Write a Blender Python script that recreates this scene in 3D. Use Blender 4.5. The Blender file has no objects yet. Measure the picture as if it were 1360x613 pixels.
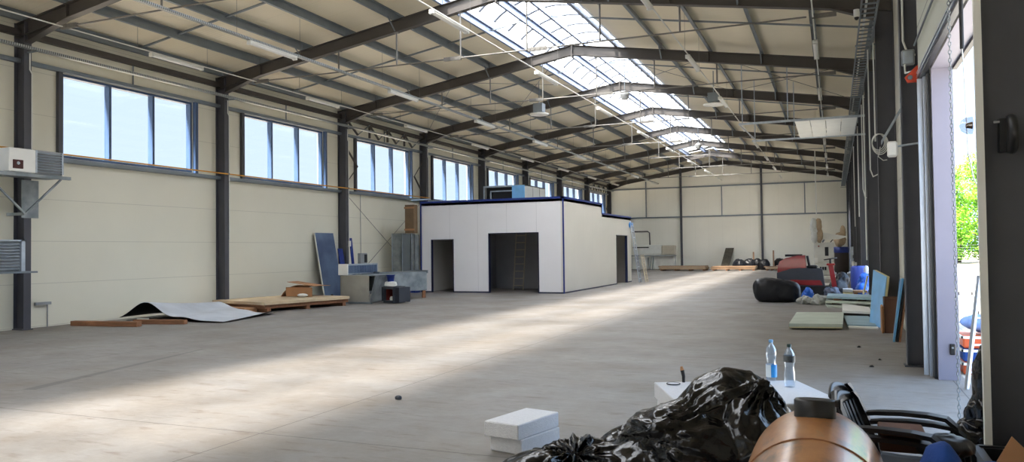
import bpy, math, random
from mathutils import Vector, Matrix, noise
PI = math.pi
scn = bpy.context.scene
COL = scn.collection
random.seed(7)

# ------------------------------------------------------------------ mesh helper
class MB:
    def __init__(s): s.v=[]; s.f=[]; s.sm=[]
    def add(s, vs, fs, smooth=False):
        n=len(s.v); s.v += [tuple(p) for p in vs]; s.f += [tuple(i+n for i in f) for f in fs]; s.sm += [smooth]*len(fs); return s
    def box(s, x0,x1,y0,y1,z0,z1, M=None):
        vs=[Vector((x,y,z)) for z in (z0,z1) for y in (y0,y1) for x in (x0,x1)]
        if M is not None: vs=[M@p for p in vs]
        return s.add(vs,[(0,2,3,1),(4,5,7,6),(0,1,5,4),(2,6,7,3),(0,4,6,2),(1,3,7,5)])
    def bbox(s, x0,x1,y0,y1,z0,z1, b=.01, M=None):
        # chamfered box
        def ring(z,i):
            return [(x0+i,y0+b,z),(x0+b,y0+i,z),(x1-b,y0+i,z),(x1-i,y0+b,z),(x1-i,y1-b,z),(x1-b,y1-i,z),(x0+b,y1-i,z),(x0+i,y1-b,z)]
        R=[[(x0+b,y0+b,z0),(x0+b,y0+b,z0),(x1-b,y0+b,z0),(x1-b,y0+b,z0),(x1-b,y1-b,z0),(x1-b,y1-b,z0),(x0+b,y1-b,z0),(x0+b,y1-b,z0)],
           ring(z0+b,0),ring(z1-b,0),
           [(x0+b,y0+b,z1),(x0+b,y0+b,z1),(x1-b,y0+b,z1),(x1-b,y0+b,z1),(x1-b,y1-b,z1),(x1-b,y1-b,z1),(x0+b,y1-b,z1),(x0+b,y1-b,z1)]]
        vs=[Vector(p) for r in R for p in r]
        if M is not None: vs=[M@p for p in vs]
        fs=[]
        for k in range(3):
            for i in range(8):
                j=(i+1)%8; fs.append((k*8+i,k*8+j,k*8+8+j,k*8+8+i))
        fs.append((6,4,2,0)); fs.append((24,26,28,30))
        return s.add(vs,fs)
    def sweep(s, prof, p0, p1, a, b, caps=True, smooth=False):
        # prof: list of (u,v); placed at p + u*a + v*b ; prismatic
        p0=Vector(p0);p1=Vector(p1);a=Vector(a);b=Vector(b);n=len(prof)
        vs=[p+a*u+b*v for p in (p0,p1) for u,v in prof]
        fs=[(i,(i+1)%n,n+(i+1)%n,n+i) for i in range(n)]
        if caps: fs+=[tuple(range(n-1,-1,-1)),tuple(range(n,2*n))]
        return s.add(vs,fs,smooth)
    def ibeam(s,p0,p1,h,w,a,b,tf=.018,tw=.012):
        # profile hangs from p along -b (top centre at p)
        q=[(-w/2,0),(w/2,0),(w/2,-tf),(tw/2,-tf),(tw/2,-h+tf),(w/2,-h+tf),(w/2,-h),(-w/2,-h),(-w/2,-h+tf),(-tw/2,-h+tf),(-tw/2,-tf),(-w/2,-tf)]
        # split in three convex parts so caps triangulate well
        s.sweep([(-w/2,-tf),(w/2,-tf),(w/2,0),(-w/2,0)],p0,p1,a,b)
        s.sweep([(-tw/2,-h+tf),(tw/2,-h+tf),(tw/2,-tf),(-tw/2,-tf)],p0,p1,a,b)
        s.sweep([(-w/2,-h),(w/2,-h),(w/2,-h+tf),(-w/2,-h+tf)],p0,p1,a,b); return s
    def tube(s, pts, r, n=8, closed=False, caps=True, rs=None):
        pts=[Vector(p) for p in pts]; m=len(pts)
        T=[]
        for i in range(m):
            if closed: t=pts[(i+1)%m]-pts[i-1]
            else: t=pts[min(i+1,m-1)]-pts[max(i-1,0)]
            T.append(t.normalized() if t.length>1e-9 else Vector((0,0,1)))
        u=T[0].orthogonal().normalized(); vs=[]
        for i in range(m):
            u=(u-T[i]*u.dot(T[i]))
            u=u.normalized() if u.length>1e-6 else T[i].orthogonal().normalized()
            w=T[i].cross(u); rr=rs[i] if rs else r
            for k in range(n):
                a=2*PI*k/n; vs.append(pts[i]+(u*math.cos(a)+w*math.sin(a))*rr)
        fs=[]
        for i in range(m if closed else m-1):
            j=(i+1)%m
            for k in range(n): fs.append((i*n+k,i*n+(k+1)%n,j*n+(k+1)%n,j*n+k))
        s.add(vs,fs,True)
        if caps and not closed:
            s.add([vs[k] for k in range(n)],[tuple(range(n-1,-1,-1))]); s.add([vs[(m-1)*n+k] for k in range(n)],[tuple(range(n))])
        return s
    def strip(s, pts, w, t, side=(0,1,0)):
        # flat band following pts, width w along side, thickness t
        pts=[Vector(p) for p in pts]; sd=Vector(side).normalized(); m=len(pts); vs=[]
        for i in range(m):
            tg=(pts[min(i+1,m-1)]-pts[max(i-1,0)]).normalized(); nn=tg.cross(sd).normalized()
            ww=w[i] if isinstance(w,(list,tuple)) else w
            vs+= [pts[i]-sd*ww/2-nn*t/2,pts[i]+sd*ww/2-nn*t/2,pts[i]+sd*ww/2+nn*t/2,pts[i]-sd*ww/2+nn*t/2]
        fs=[]
        for i in range(m-1):
            for k in range(4): fs.append((i*4+k,i*4+(k+1)%4,(i+1)*4+(k+1)%4,(i+1)*4+k))
        fs+=[(3,2,1,0),tuple((m-1)*4+k for k in range(4))]
        return s.add(vs,fs)
    def lathe(s, prof, n=24, c=(0,0,0), M=None, smooth=True):
        c=Vector(c); vs=[];m=len(prof)
        for r,z in prof:
            for k in range(n):
                a=2*PI*k/n; vs.append(Vector((r*math.cos(a),r*math.sin(a),z)))
        vs=[(M@p if M is not None else p)+c for p in vs]
        fs=[(i*n+k,i*n+(k+1)%n,(i+1)*n+(k+1)%n,(i+1)*n+k) for i in range(m-1) for k in range(n)]
        s.add(vs,fs,smooth)
        s.add([vs[k] for k in range(n)],[tuple(range(n-1,-1,-1))]); s.add([vs[(m-1)*n+k] for k in range(n)],[tuple(range(n))])
        return s
    def grid(s, fn, nu, nv, smooth=True, thick=None):
        vs=[Vector(fn(i/nu,j/nv)) for j in range(nv+1) for i in range(nu+1)]
        fs=[(j*(nu+1)+i,j*(nu+1)+i+1,(j+1)*(nu+1)+i+1,(j+1)*(nu+1)+i) for j in range(nv) for i in range(nu)]
        if thick:
            n=len(vs); off=Vector(thick); vs2=[p+off for p in vs]
            fs2=[tuple(i+n for i in reversed(f)) for f in fs]
            e=[]
            for i in range(nu): e.append((i+1,i,i+n,i+1+n)); b=nv*(nu+1); e.append((b+i,b+i+1,b+i+1+n,b+i+n))
            for j in range(nv): a=j*(nu+1); c=(j+1)*(nu+1); e.append((a,c,c+n,a+n)); e.append((c+nu,a+nu,a+nu+n,c+nu+n))
            return s.add(vs+vs2,fs+fs2+e,smooth)
        return s.add(vs,fs,smooth)
    def build(s, name, mat, parent=None, world=True, label=None, loc=None, M=None):
        me=bpy.data.meshes.new(name)
        V=[Vector(p) for p in s.v]
        if parent is not None:
            if world: V=[p-parent['_o'] for p in V] if False else [p-Vector(ORG[parent.name]) for p in V]
            org=Vector((0,0,0))
        else:
            if loc is None:
                xs=[p.x for p in V];ys=[p.y for p in V];zs=[p.z for p in V]
                org=Vector(((min(xs)+max(xs))/2,(min(ys)+max(ys))/2,min(zs)))
            else: org=Vector(loc)
            V=[p-org for p in V]
        me.from_pydata([tuple(p) for p in V],[],s.f); me.update()
        me.polygons.foreach_set('use_smooth',s.sm)
        me.materials.append(mat)
        o=bpy.data.objects.new(name,me); COL.objects.link(o)
        if parent is not None: o.parent=parent; ORG[o.name]=ORG[parent.name]
        else: o.location=org; ORG[o.name]=tuple(org)
        if label: o['label']=label
        return o
ORG={}
def thing(name,label,cat,loc=(0,0,0),group=None,rotz=0):
    o=bpy.data.objects.new(name,None); o.empty_display_size=.2; COL.objects.link(o)
    o.location=loc; o.rotation_euler=(0,0,rotz); ORG[o.name]=tuple(loc)
    o['label']=label; o['category']=cat
    if group: o['group']=group
    return o
def tag(o,label,cat,group=None):
    o['label']=label; o['category']=cat
    if group: o['group']=group
    return o
def struct(o): o['kind']='structure'; return o
def copy_thing(t,loc,label,group=None):
    r=t.copy(); COL.objects.link(r); r.location=loc; r['label']=label; ORG[r.name]=tuple(loc)
    if group: r['group']=group
    for ch in list(t.children):
        c=ch.copy(); COL.objects.link(c); c.parent=r
        for g in list(ch.children):
            d=g.copy(); COL.objects.link(d); d.parent=c
    return r
ORD=['first','second','third','fourth','fifth','sixth','seventh','eighth','ninth','tenth','eleventh','twelfth','thirteenth']

# ------------------------------------------------------------------ materials
def newmat(name):
    m=bpy.data.materials.new(name); m.use_nodes=True; nt=m.node_tree; b=nt.nodes['Principled BSDF']; return m,nt,b
def lin(c): 
    return tuple(((x/255)/12.92 if x/255<=.04045 else ((x/255+.055)/1.055)**2.4) for x in c)+(1,)
def mat(name,c,rough=.6,metal=0,var=.12,scale=4,bump=0,bscale=40,dark=None,spec=.5,coat=0,stretch=None,detail=5):
    m,nt,b=newmat(name); N=nt.nodes; L=nt.links
    tc=N.new('ShaderNodeTexCoord'); mp=N.new('ShaderNodeMapping'); L.new(tc.outputs['Object'],mp.inputs[0])
    if stretch: mp.inputs['Scale'].default_value=stretch
    nz=N.new('ShaderNodeTexNoise'); nz.inputs['Scale'].default_value=scale; nz.inputs['Detail'].default_value=detail; L.new(mp.outputs[0],nz.inputs['Vector'])
    cr=N.new('ShaderNodeValToRGB'); cl=lin(c)
    d=lin(dark) if dark else tuple(x*(1-var) for x in cl[:3])+(1,)
    cr.color_ramp.elements[0].position=.35; cr.color_ramp.elements[1].position=.65
    cr.color_ramp.elements[0].color=d; cr.color_ramp.elements[1].color=tuple(min(1,x*(1+var*.4)) for x in cl[:3])+(1,)
    L.new(nz.outputs['Fac'],cr.inputs[0]); L.new(cr.outputs[0],b.inputs['Base Color'])
    b.inputs['Roughness'].default_value=rough; b.inputs['Metallic'].default_value=metal; b.inputs['Specular IOR Level'].default_value=spec
    if coat: b.inputs['Coat Weight'].default_value=coat
    if bump:
        n2=N.new('ShaderNodeTexNoise'); n2.inputs['Scale'].default_value=bscale; n2.inputs['Detail'].default_value=6; L.new(mp.outputs[0],n2.inputs['Vector'])
        bp=N.new('ShaderNodeBump'); bp.inputs['Strength'].default_value=bump; bp.inputs['Distance'].default_value=.02
        L.new(n2.outputs['Fac'],bp.inputs['Height']); L.new(bp.outputs[0],b.inputs['Normal'])
    return m
def seam_mat(name,c,axis,period,width=.012,offset=0,rough=.45,dk=.45,var=.06,axis2=None,period2=1,off2=0,micro=None):
    """sandwich-panel sheet: fine joint lines every `period` metres along one world axis"""
    m,nt,b=newmat(name); N=nt.nodes; L=nt.links
    g=N.new('ShaderNodeNewGeometry'); sp=N.new('ShaderNodeSeparateXYZ'); L.new(g.outputs['Position'],sp.inputs[0])
    def line(ax,per,off,w):
        a=N.new('ShaderNodeMath'); a.operation='ADD'; a.inputs[1].default_value=-off+1000*per; L.new(sp.outputs[ax],a.inputs[0])
        mo=N.new('ShaderNodeMath'); mo.operation='MODULO'; mo.inputs[1].default_value=per; L.new(a.outputs[0],mo.inputs[0])
        lt=N.new('ShaderNodeMath'); lt.operation='LESS_THAN'; lt.inputs[1].default_value=w; L.new(mo.outputs[0],lt.inputs[0]); return lt.outputs[0]
    o=line(axis,period,offset,width)
    if axis2:
        o2=line(axis2,period2,off2,width); mx=N.new('ShaderNodeMath'); mx.operation='MAXIMUM'; L.new(o,mx.inputs[0]); L.new(o2,mx.inputs[1]); o=mx.outputs[0]
    nz=N.new('ShaderNodeTexNoise'); nz.inputs['Scale'].default_value=.6; nz.inputs['Detail'].default_value=4; L.new(g.outputs['Position'],nz.inputs['Vector'])
    cr=N.new('ShaderNodeValToRGB'); cl=lin(c); cr.color_ramp.elements[0].position=.3; cr.color_ramp.elements[1].position=.7
    cr.color_ramp.elements[0].color=tuple(x*(1-var) for x in cl[:3])+(1,); cr.color_ramp.elements[1].color=cl
    L.new(nz.outputs['Fac'],cr.inputs[0])
    mx=N.new('ShaderNodeMix'); mx.data_type='RGBA'; L.new(o,mx.inputs[0]); L.new(cr.outputs[0],mx.inputs[6]); mx.inputs[7].default_value=tuple(x*dk for x in cl[:3])+(1,)
    L.new(mx.outputs[2],b.inputs['Base Color']); b.inputs['Roughness'].default_value=rough
    if micro:
        ml=N.new('ShaderNodeMath'); ml.operation='MULTIPLY'; ml.inputs[1].default_value=micro[1]; L.new(sp.outputs[micro[0]],ml.inputs[0])
        sn=N.new('ShaderNodeMath'); sn.operation='SINE'; L.new(ml.outputs[0],sn.inputs[0])
        bp=N.new('ShaderNodeBump'); bp.inputs['Strength'].default_value=.25; bp.inputs['Distance'].default_value=.004; L.new(sn.outputs[0],bp.inputs['Height']); L.new(bp.outputs[0],b.inputs['Normal'])
    return m
def floor_mat():
    m,nt,b=newmat('concrete_floor'); N=nt.nodes; L=nt.links
    g=N.new('ShaderNodeNewGeometry'); sp=N.new('ShaderNodeSeparateXYZ'); L.new(g.outputs['Position'],sp.inputs[0])
    def noi(scale,det,vec=None,rough=.55):
        n=N.new('ShaderNodeTexNoise'); n.inputs['Scale'].default_value=scale; n.inputs['Detail'].default_value=det; n.inputs['Roughness'].default_value=rough
        L.new(vec or g.outputs['Position'],n.inputs['Vector']); return n.outputs['Fac']
    def ramp(f,p0,c0,p1,c1):
        r=N.new('ShaderNodeValToRGB'); r.color_ramp.elements[0].position=p0; r.color_ramp.elements[1].position=p1; r.color_ramp.elements[0].color=c0; r.color_ramp.elements[1].color=c1; L.new(f,r.inputs[0]); return r.outputs[0]
    def mix(f,a,b_,mode='MIX'):
        x=N.new('ShaderNodeMix'); x.data_type='RGBA'; x.blend_type=mode
        if isinstance(f,float): x.inputs[0].default_value=f
        else: L.new(f,x.inputs[0])
        for i,q in ((6,a),(7,b_)):
            if isinstance(q,tuple): x.inputs[i].default_value=q
            else: L.new(q,x.inputs[i])
        return x.outputs[2]
    base=ramp(noi(.35,6),.3,(.31,.30,.285,1),.7,(.48,.47,.455,1))
    base=mix(ramp(noi(2.2,8,rough=.65),.35,(0,0,0,1),.75,(1,1,1,1)),base,(.40,.375,.345,1))
    # dusty brown scuffs, stretched across the hall
    mp=N.new('ShaderNodeMapping'); mp.inputs['Rotation'].default_value=(0,0,.5); mp.inputs['Scale'].default_value=(1.2,5,1); L.new(g.outputs['Position'],mp.inputs[0])
    base=mix(ramp(noi(1.6,9,mp.outputs[0],.7),.54,(0,0,0,1),.74,(.9,.9,.9,1)),base,(.20,.155,.125,1))
    mp2=N.new('ShaderNodeMapping'); mp2.inputs['Rotation'].default_value=(0,0,-.9); mp2.inputs['Scale'].default_value=(1.5,9,1); L.new(g.outputs['Position'],mp2.inputs[0])
    base=mix(ramp(noi(1.1,9,mp2.outputs[0],.72),.58,(0,0,0,1),.78,(.8,.8,.8,1)),base,(.62,.58,.53,1))
    fine=ramp(noi(5.5,10,rough=.75),.36,(.90,.89,.88,1),.64,(1.06,1.06,1.06,1)); base=mix(1.0,base,fine,'MULTIPLY')
    big=ramp(noi(.8,5),.35,(.88,.84,.80,1),.6,(1.04,1.04,1.05,1)); base=mix(1.0,base,big,'MULTIPLY')
    # small dark specks
    sp1=noi(14,2); base=mix(ramp(sp1,.74,(0,0,0,1),.78,(.8,.8,.8,1)),base,(.13,.11,.10,1))
    # saw-cut joints
    def cut(ax,off,per=6.0,w=.012):
        a=N.new('ShaderNodeMath'); a.operation='ADD'; a.inputs[1].default_value=-off+600.0; L.new(sp.outputs[ax],a.inputs[0])
        mo=N.new('ShaderNodeMath'); mo.operation='MODULO'; mo.inputs[1].default_value=per; L.new(a.outputs[0],mo.inputs[0])
        lt=N.new('ShaderNodeMath'); lt.operation='LESS_THAN'; lt.inputs[1].default_value=w; L.new(mo.outputs[0],lt.inputs[0]); return lt.outputs[0]
    mx=N.new('ShaderNodeMath'); mx.operation='MAXIMUM'; L.new(cut('X',-4.75),mx.inputs[0]); L.new(cut('Y',5.55),mx.inputs[1])
    base=mix(mx.outputs[0],base,(.12,.11,.10,1))
    # long dark skid mark near the left of the floor
    def M2(op,a,b_):
        n=N.new('ShaderNodeMath'); n.operation=op
        for i,q in enumerate((a,b_)):
            if q is None: continue
            if isinstance(q,(int,float)): n.inputs[i].default_value=q
            else: L.new(q,n.inputs[i])
        return n.outputs[0]
    # line from (-8.95,6.42) to (-9.84,10.13)
    dx,dy=-.89,3.71; ln=math.hypot(dx,dy); ux,uy=dx/ln,dy/ln
    X=M2('ADD',sp.outputs['X'],8.95); Y=M2('ADD',sp.outputs['Y'],-6.42)
    t=M2('ADD',M2('MULTIPLY',X,ux),M2('MULTIPLY',Y,uy)); d=M2('ABSOLUTE',M2('SUBTRACT',M2('MULTIPLY',X,uy),M2('MULTIPLY',Y,ux)),None)
    inside=M2('MULTIPLY',M2('GREATER_THAN',t,0),M2('LESS_THAN',t,ln))
    wdt=M2('SUBTRACT',.09,M2('MULTIPLY',t,.016))
    edge=M2('MULTIPLY',M2('LESS_THAN',d,wdt),inside)
    base=mix(M2('MULTIPLY',edge,.55),base,(.12,.12,.12,1))
    hs=N.new('ShaderNodeHueSaturation'); hs.inputs['Saturation'].default_value=1.25; hs.inputs['Value'].default_value=FLOORV; L.new(base,hs.inputs['Color'])
    L.new(hs.outputs[0],b.inputs['Base Color'])
    rr=N.new('ShaderNodeMapRange'); rr.inputs[3].default_value=.42; rr.inputs[4].default_value=.68; L.new(noi(1.3,6),rr.inputs[0]); L.new(rr.outputs[0],b.inputs['Roughness'])
    bp=N.new('ShaderNodeBump'); bp.inputs['Strength'].default_value=.12; bp.inputs['Distance'].default_value=.01; L.new(noi(30,6),bp.inputs['Height']); L.new(bp.outputs[0],b.inputs['Normal'])
    return m
FLOORV=.55
def black_film(name,c=(7,7,8),rough=.17,bscale=9,strength=.85,dist=.014,spec=.38):
    m,nt,b=newmat(name); N=nt.nodes; L=nt.links
    b.inputs['Base Color'].default_value=lin(c); b.inputs['Roughness'].default_value=rough; b.inputs['Specular IOR Level'].default_value=spec
    tc=N.new('ShaderNodeTexCoord')
    # crumpled folds: ridges of a warped voronoi plus stretched noise
    nz=N.new('ShaderNodeTexNoise'); nz.inputs['Scale'].default_value=2.2; nz.inputs['Detail'].default_value=3; L.new(tc.outputs['Object'],nz.inputs['Vector'])
    mx=N.new('ShaderNodeMix'); mx.data_type='VECTOR'; mx.inputs[0].default_value=.25; L.new(tc.outputs['Object'],mx.inputs[4]); L.new(nz.outputs['Color'],mx.inputs[5])
    vo=N.new('ShaderNodeTexVoronoi'); vo.feature='DISTANCE_TO_EDGE'; vo.inputs['Scale'].default_value=bscale; L.new(mx.outputs[1],vo.inputs['Vector'])
    mp=N.new('ShaderNodeMapping'); mp.inputs['Scale'].default_value=(1,3.5,.8); mp.inputs['Rotation'].default_value=(.4,.3,.6); L.new(mx.outputs[1],mp.inputs[0])
    n2=N.new('ShaderNodeTexNoise'); n2.inputs['Scale'].default_value=6; n2.inputs['Detail'].default_value=3; n2.inputs['Distortion'].default_value=.3; L.new(mp.outputs[0],n2.inputs['Vector'])
    ad=N.new('ShaderNodeMath'); ad.operation='ADD'; L.new(vo.outputs['Distance'],ad.inputs[0]); L.new(n2.outputs['Fac'],ad.inputs[1])
    bp=N.new('ShaderNodeBump'); bp.inputs['Strength'].default_value=strength; bp.inputs['Distance'].default_value=dist; L.new(ad.outputs[0],bp.inputs['Height']); L.new(bp.outputs[0],b.inputs['Normal'])
    return m
def glass_mat(name,tint=(1,1,1,1),gl=.06,rough=.02):
    m,nt,b=newmat(name); N=nt.nodes; L=nt.links; N.remove(b); out=N['Material Output']
    t=N.new('ShaderNodeBsdfTransparent'); t.inputs[0].default_value=tint; g=N.new('ShaderNodeBsdfGlossy'); g.inputs['Roughness'].default_value=rough
    x=N.new('ShaderNodeMixShader'); x.inputs[0].default_value=gl; L.new(t.outputs[0],x.inputs[1]); L.new(g.outputs[0],x.inputs[2]); L.new(x.outputs[0],out.inputs[0]); return m
def poly_mat(name,frac,tcol,scol):
    m,nt,b=newmat(name); N=nt.nodes; L=nt.links; N.remove(b); out=N['Material Output']
    t=N.new('ShaderNodeBsdfTransparent'); t.inputs[0].default_value=tcol; g=N.new('ShaderNodeBsdfTranslucent'); g.inputs[0].default_value=scol
    x=N.new('ShaderNodeMixShader'); x.inputs[0].default_value=frac; L.new(t.outputs[0],x.inputs[1]); L.new(g.outputs[0],x.inputs[2]); L.new(x.outputs[0],out.inputs[0]); return m

M_floor=floor_mat()
M_wallL=seam_mat('wall_sandwich_panel',(226,223,206),'Z',.95,.012,.97-.95,dk=.72)
M_wallB=seam_mat('end_wall_sandwich_panel',(244,242,230),'X',1.0,.010,.3,dk=.85)
M_wallR=seam_mat('door_wall_sandwich_panel',(222,219,205),'Z',.95,.012,.02,dk=.7)
M_roof=seam_mat('roof_sandwich_panel',(236,226,202),'Y',1.0,.012,.57,dk=.86,micro=('Y',60),rough=.5)
M_steel=mat('anthracite_steel_paint',(72,68,65),.5,0,.08,3)
M_steelL=mat('anthracite_column_paint',(74,75,82),.45,0,.08,3)
M_galv=mat('galvanised_steel',(128,137,144),.45,.5,.1,2.5)
M_galvB=mat('bright_galvanised_steel',(186,196,206),.35,.7,.15,8)
M_galvdull=mat('dull_galvanised_sheet',(150,156,158),.5,.55,.2,3,dark=(118,126,130))
M_alu=mat('aluminium_track',(205,212,222),.3,.8,.12,14,stretch=(6,6,.6))
M_white=mat('white_paint',(232,232,226),.45,0,.05,3)
M_whiteg=mat('off_white_machine_paint',(214,214,206),.45,0,.08,3)
M_lamp=mat('lamp_plastic',(225,226,220),.35,0,.04,6)
M_diff=mat('lamp_diffuser_plastic',(240,240,236),.3,0,.03,6)
M_yellow=mat('yellow_pipe_paint',(214,150,48),.4,0,.1,5)
M_winframe=mat('window_frame_coating',(62,84,118),.4,0,.08,4)
M_glass=glass_mat('window_glass',(.97,.985,1,1),.02)
M_poly=poly_mat('skylight_polycarbonate',.645,(.96,.97,1,1),(.93,.95,.98,1))
M_black=mat('black_rubber',(20,20,21),.6,0,.2,8)
M_blackpl=mat('black_plastic',(22,22,24),.38,0,.2,12,spec=.5)
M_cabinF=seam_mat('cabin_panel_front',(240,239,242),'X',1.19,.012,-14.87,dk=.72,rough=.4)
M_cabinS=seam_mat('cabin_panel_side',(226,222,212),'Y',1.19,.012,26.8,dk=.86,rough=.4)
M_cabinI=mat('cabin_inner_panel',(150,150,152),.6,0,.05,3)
M_blue=mat('blue_protective_film',(24,48,128),.35,0,.2,4)
M_bluetape=mat('bright_blue_film',(40,140,220),.3,0,.15,10)
M_lblue=mat('pale_blue_film',(120,178,226),.3,0,.12,4)
M_steelblue=mat('blue_grey_film_panel',(92,112,138),.35,.2,.35,.8,dark=(54,74,108))
M_wood=mat('raw_timber',(160,128,100),.7,0,.2,3,stretch=(1,8,8))
M_woodD=mat('brown_timber',(140,96,66),.7,0,.2,3,stretch=(1,8,8))
M_osb=mat('osb_board',(196,176,146),.75,0,.1,6)
M_card=mat('cardboard',(176,130,92),.8,0,.1,3)
M_cardD=mat('brown_cardboard',(104,72,54),.8,0,.12,3)
M_foam=mat('polystyrene_foam',(218,219,222),.8,0,.05,40,bump=.35,bscale=90)
M_bag=black_film('black_bin_liner')
M_bagfar=black_film('black_bin_bag_plastic',(16,18,24),.45,3,.5,.03)
M_bluebag=black_film('blue_bin_bag_plastic',(34,98,200),.35,6,.7,.05)
M_greybag=black_film('crumpled_pale_sheet',(176,178,172),.6,7,.8,.06)
M_red=mat('red_body_plastic',(132,22,24),.35,0,.1,5,coat=.3)
M_dgrey=mat('dark_grey_body_plastic',(52,56,64),.45,0,.1,5)
M_tan=mat('filter_bag_cloth',(176,154,126),.85,0,.15,6,bump=.4,bscale=12)
M_brown=mat('brown_drum_plastic',(46,36,32),.5,0,.15,5)
M_navy=mat('navy_cloth',(30,72,150),.85,0,.3,5,bump=.5,bscale=14)
M_orange=mat('orange_plastic',(206,88,44),.5,0,.1,5)
M_grey=mat('grey_plastic',(150,154,156),.5,0,.08,5)
M_paleboard=mat('pale_insulation_board',(206,214,206),.6,0,.08,2)
M_greenish=mat('pale_green_board',(186,196,182),.55,0,.12,2)
M_bluish=mat('pale_blue_board',(150,178,190),.5,0,.12,2)
M_cream=mat('insulation_foam_edge',(216,208,160),.8,0,.1,6)
M_bitumen=mat('black_membrane_underside',(18,18,18),.6,0,.1,5)
M_paver=seam_mat('yard_paving',(176,172,164),'X',.2,.012,0,axis2='Y',period2=.2,dk=.5,rough=.8)
M_yard=mat('yard_concrete',(196,190,180),.85,0,.1,.5)
M_gravel=mat('gravel_strip',(150,138,122),.9,0,.3,8,bump=.5,bscale=30)
M_fence=mat('fence_wire',(120,124,122),.6,.4,.1,5)
M_bark=mat('bark',(92,80,66),.9,0,.3,6)

# =================================================================== SETTING
YB=59.57; YF=-12.6; XL=-16.5; XRW=1.20
Y=lambda k: 11.57+6*(k-1)
zroof=lambda x: 8.32-.16*abs(x+7.6)     # underside of roof sheets
ztop=lambda x: 8.10-.16*abs(x+7.6)      # rafter top
XSL,XSR=-9.12,-6.08                     # skylight edges
YSL0,YSL1=-6.2,53.57
struct(MB().box(XL-.25,XRW+.2,YF-.3,YB+.3,-.25,0).build('floor',M_floor,loc=(0,0,0)))
# ground outside
struct(MB().box(XRW+.2,3.6,YF,YB,-.26,-.02).build('trim_1',M_paver,loc=(0,0,0)))
struct(MB().box(3.6,60,-40,72,-.27,-.04).build('trim_2',M_yard,loc=(0,0,0)))
struct(MB().box(XL-.25,XRW+.2,-60,YF-.3,-.27,-.03).build('trim_7',M_yard,loc=(0,0,0)))
struct(MB().box(-80,XL-.25,-60,220,-.3,-.06).build('trim_3',M_gravel,loc=(0,0,0)))
struct(MB().box(XL-.25,120,72,220,-.3,-.03).build('trim_4',M_gravel,loc=(0,0,0)))

# roof slabs around skylight strip  (ceiling)
m=MB()
def slab(x0,x1,y0,y1):
    z0,z1=zroof(x0),zroof(x1); t=.12
    m.add([(x0,y0,z0),(x1,y0,z1),(x1,y1,z1),(x0,y1,z0),(x0,y0,z0+t),(x1,y0,z1+t),(x1,y1,z1+t),(x0,y1,z0+t)],
          [(0,3,2,1),(4,5,6,7),(0,1,5,4),(2,3,7,6),(0,4,7,3),(1,2,6,5)])
slab(XL-.35,XSL,YF,YB+.3); slab(XSR,XRW+.3,YF,YB+.3)
for a,b in ((YF,YSL0),(YSL1,YB+.3)): slab(XSL,-7.6,a,b); slab(-7.6,XSR,a,b)
struct(m.build('ceiling',M_roof,loc=(0,0,0)))

# left wall with window openings
WZ0,WZ1=3.86,5.82
ks=list(range(-3,9))
m=MB(); tw=.22
m.box(XL-tw,XL,YF,YB,0,WZ0); m.box(XL-tw,XL,YF,YB,WZ1,6.98)
edges=[YF]
for k in ks: edges+= [Y(k)+1.04,Y(k)+5.02]
edges.append(YB)
edges=[e for e in edges if YF<=e<=YB]
if len(edges)%2: edges=[YF]+edges
for a,b in zip(edges[0::2],edges[1::2]):
    if b>a: m.box(XL-tw,XL,a,b,WZ0,WZ1)
struct(m.build('wall_left',M_wallL,loc=(0,0,0)))
# windows
def make_window(n,k):
    y0,y1=Y(k)+1.04,Y(k)+5.02
    y0=max(y0,YF)
    e=bpy.data.objects.new('window_%d'%n,None); COL.objects.link(e); e.location=(XL-.1,(y0+y1)/2,WZ0); ORG[e.name]=tuple(e.location); struct(e)
    f=MB(); x0,x1=XL-.16,XL-.004; t=.06
    f.box(x0,x1,y0,y1,WZ0,WZ0+t); f.box(x0,x1,y0,y1,WZ1-t,WZ1); f.box(x0,x1,y0,y0+t,WZ0+t,WZ1-t); f.box(x0,x1,y1-t,y1,WZ0+t,WZ1-t)
    f.build('window_frame',M_winframe,e)
    w=(y1-y0)/3
    for i in (1,2): MB().box(x0-.002,x1+.004,y0+w*i-.035,y0+w*i+.035,WZ0+t,WZ1-t).build('mullion',M_winframe,e)
    for i in range(3): MB().box(XL-.132,XL-.124,y0+w*i+(.06 if i==0 else .035),y0+w*(i+1)-(.06 if i==2 else .035),WZ0+t,WZ1-t).build('pane',M_glass,e)
for n,k in enumerate(ks): make_window(n+1,k)

# end wall, rear wall
def gable(y0,y1,name,mt):
    m=MB(); x0,x1=XL-.22,XRW+.13
    P=[(x0,0),(x1,0),(x1,zroof(x1)),(-7.6,zroof(-7.6)),(x0,zroof(x0))]
    n=len(P); vs=[(x,y,z) for y in (y0,y1) for x,z in P]
    m.add(vs,[tuple(range(n)),tuple(range(2*n-1,n-1,-1))]+[(i,n+i,n+(i+1)%n,(i+1)%n) for i in range(n)])
    struct(m.build(name,mt,loc=(0,0,0)))
gable(YB+.02,YB+.24,'wall_back',M_wallB)
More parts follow.
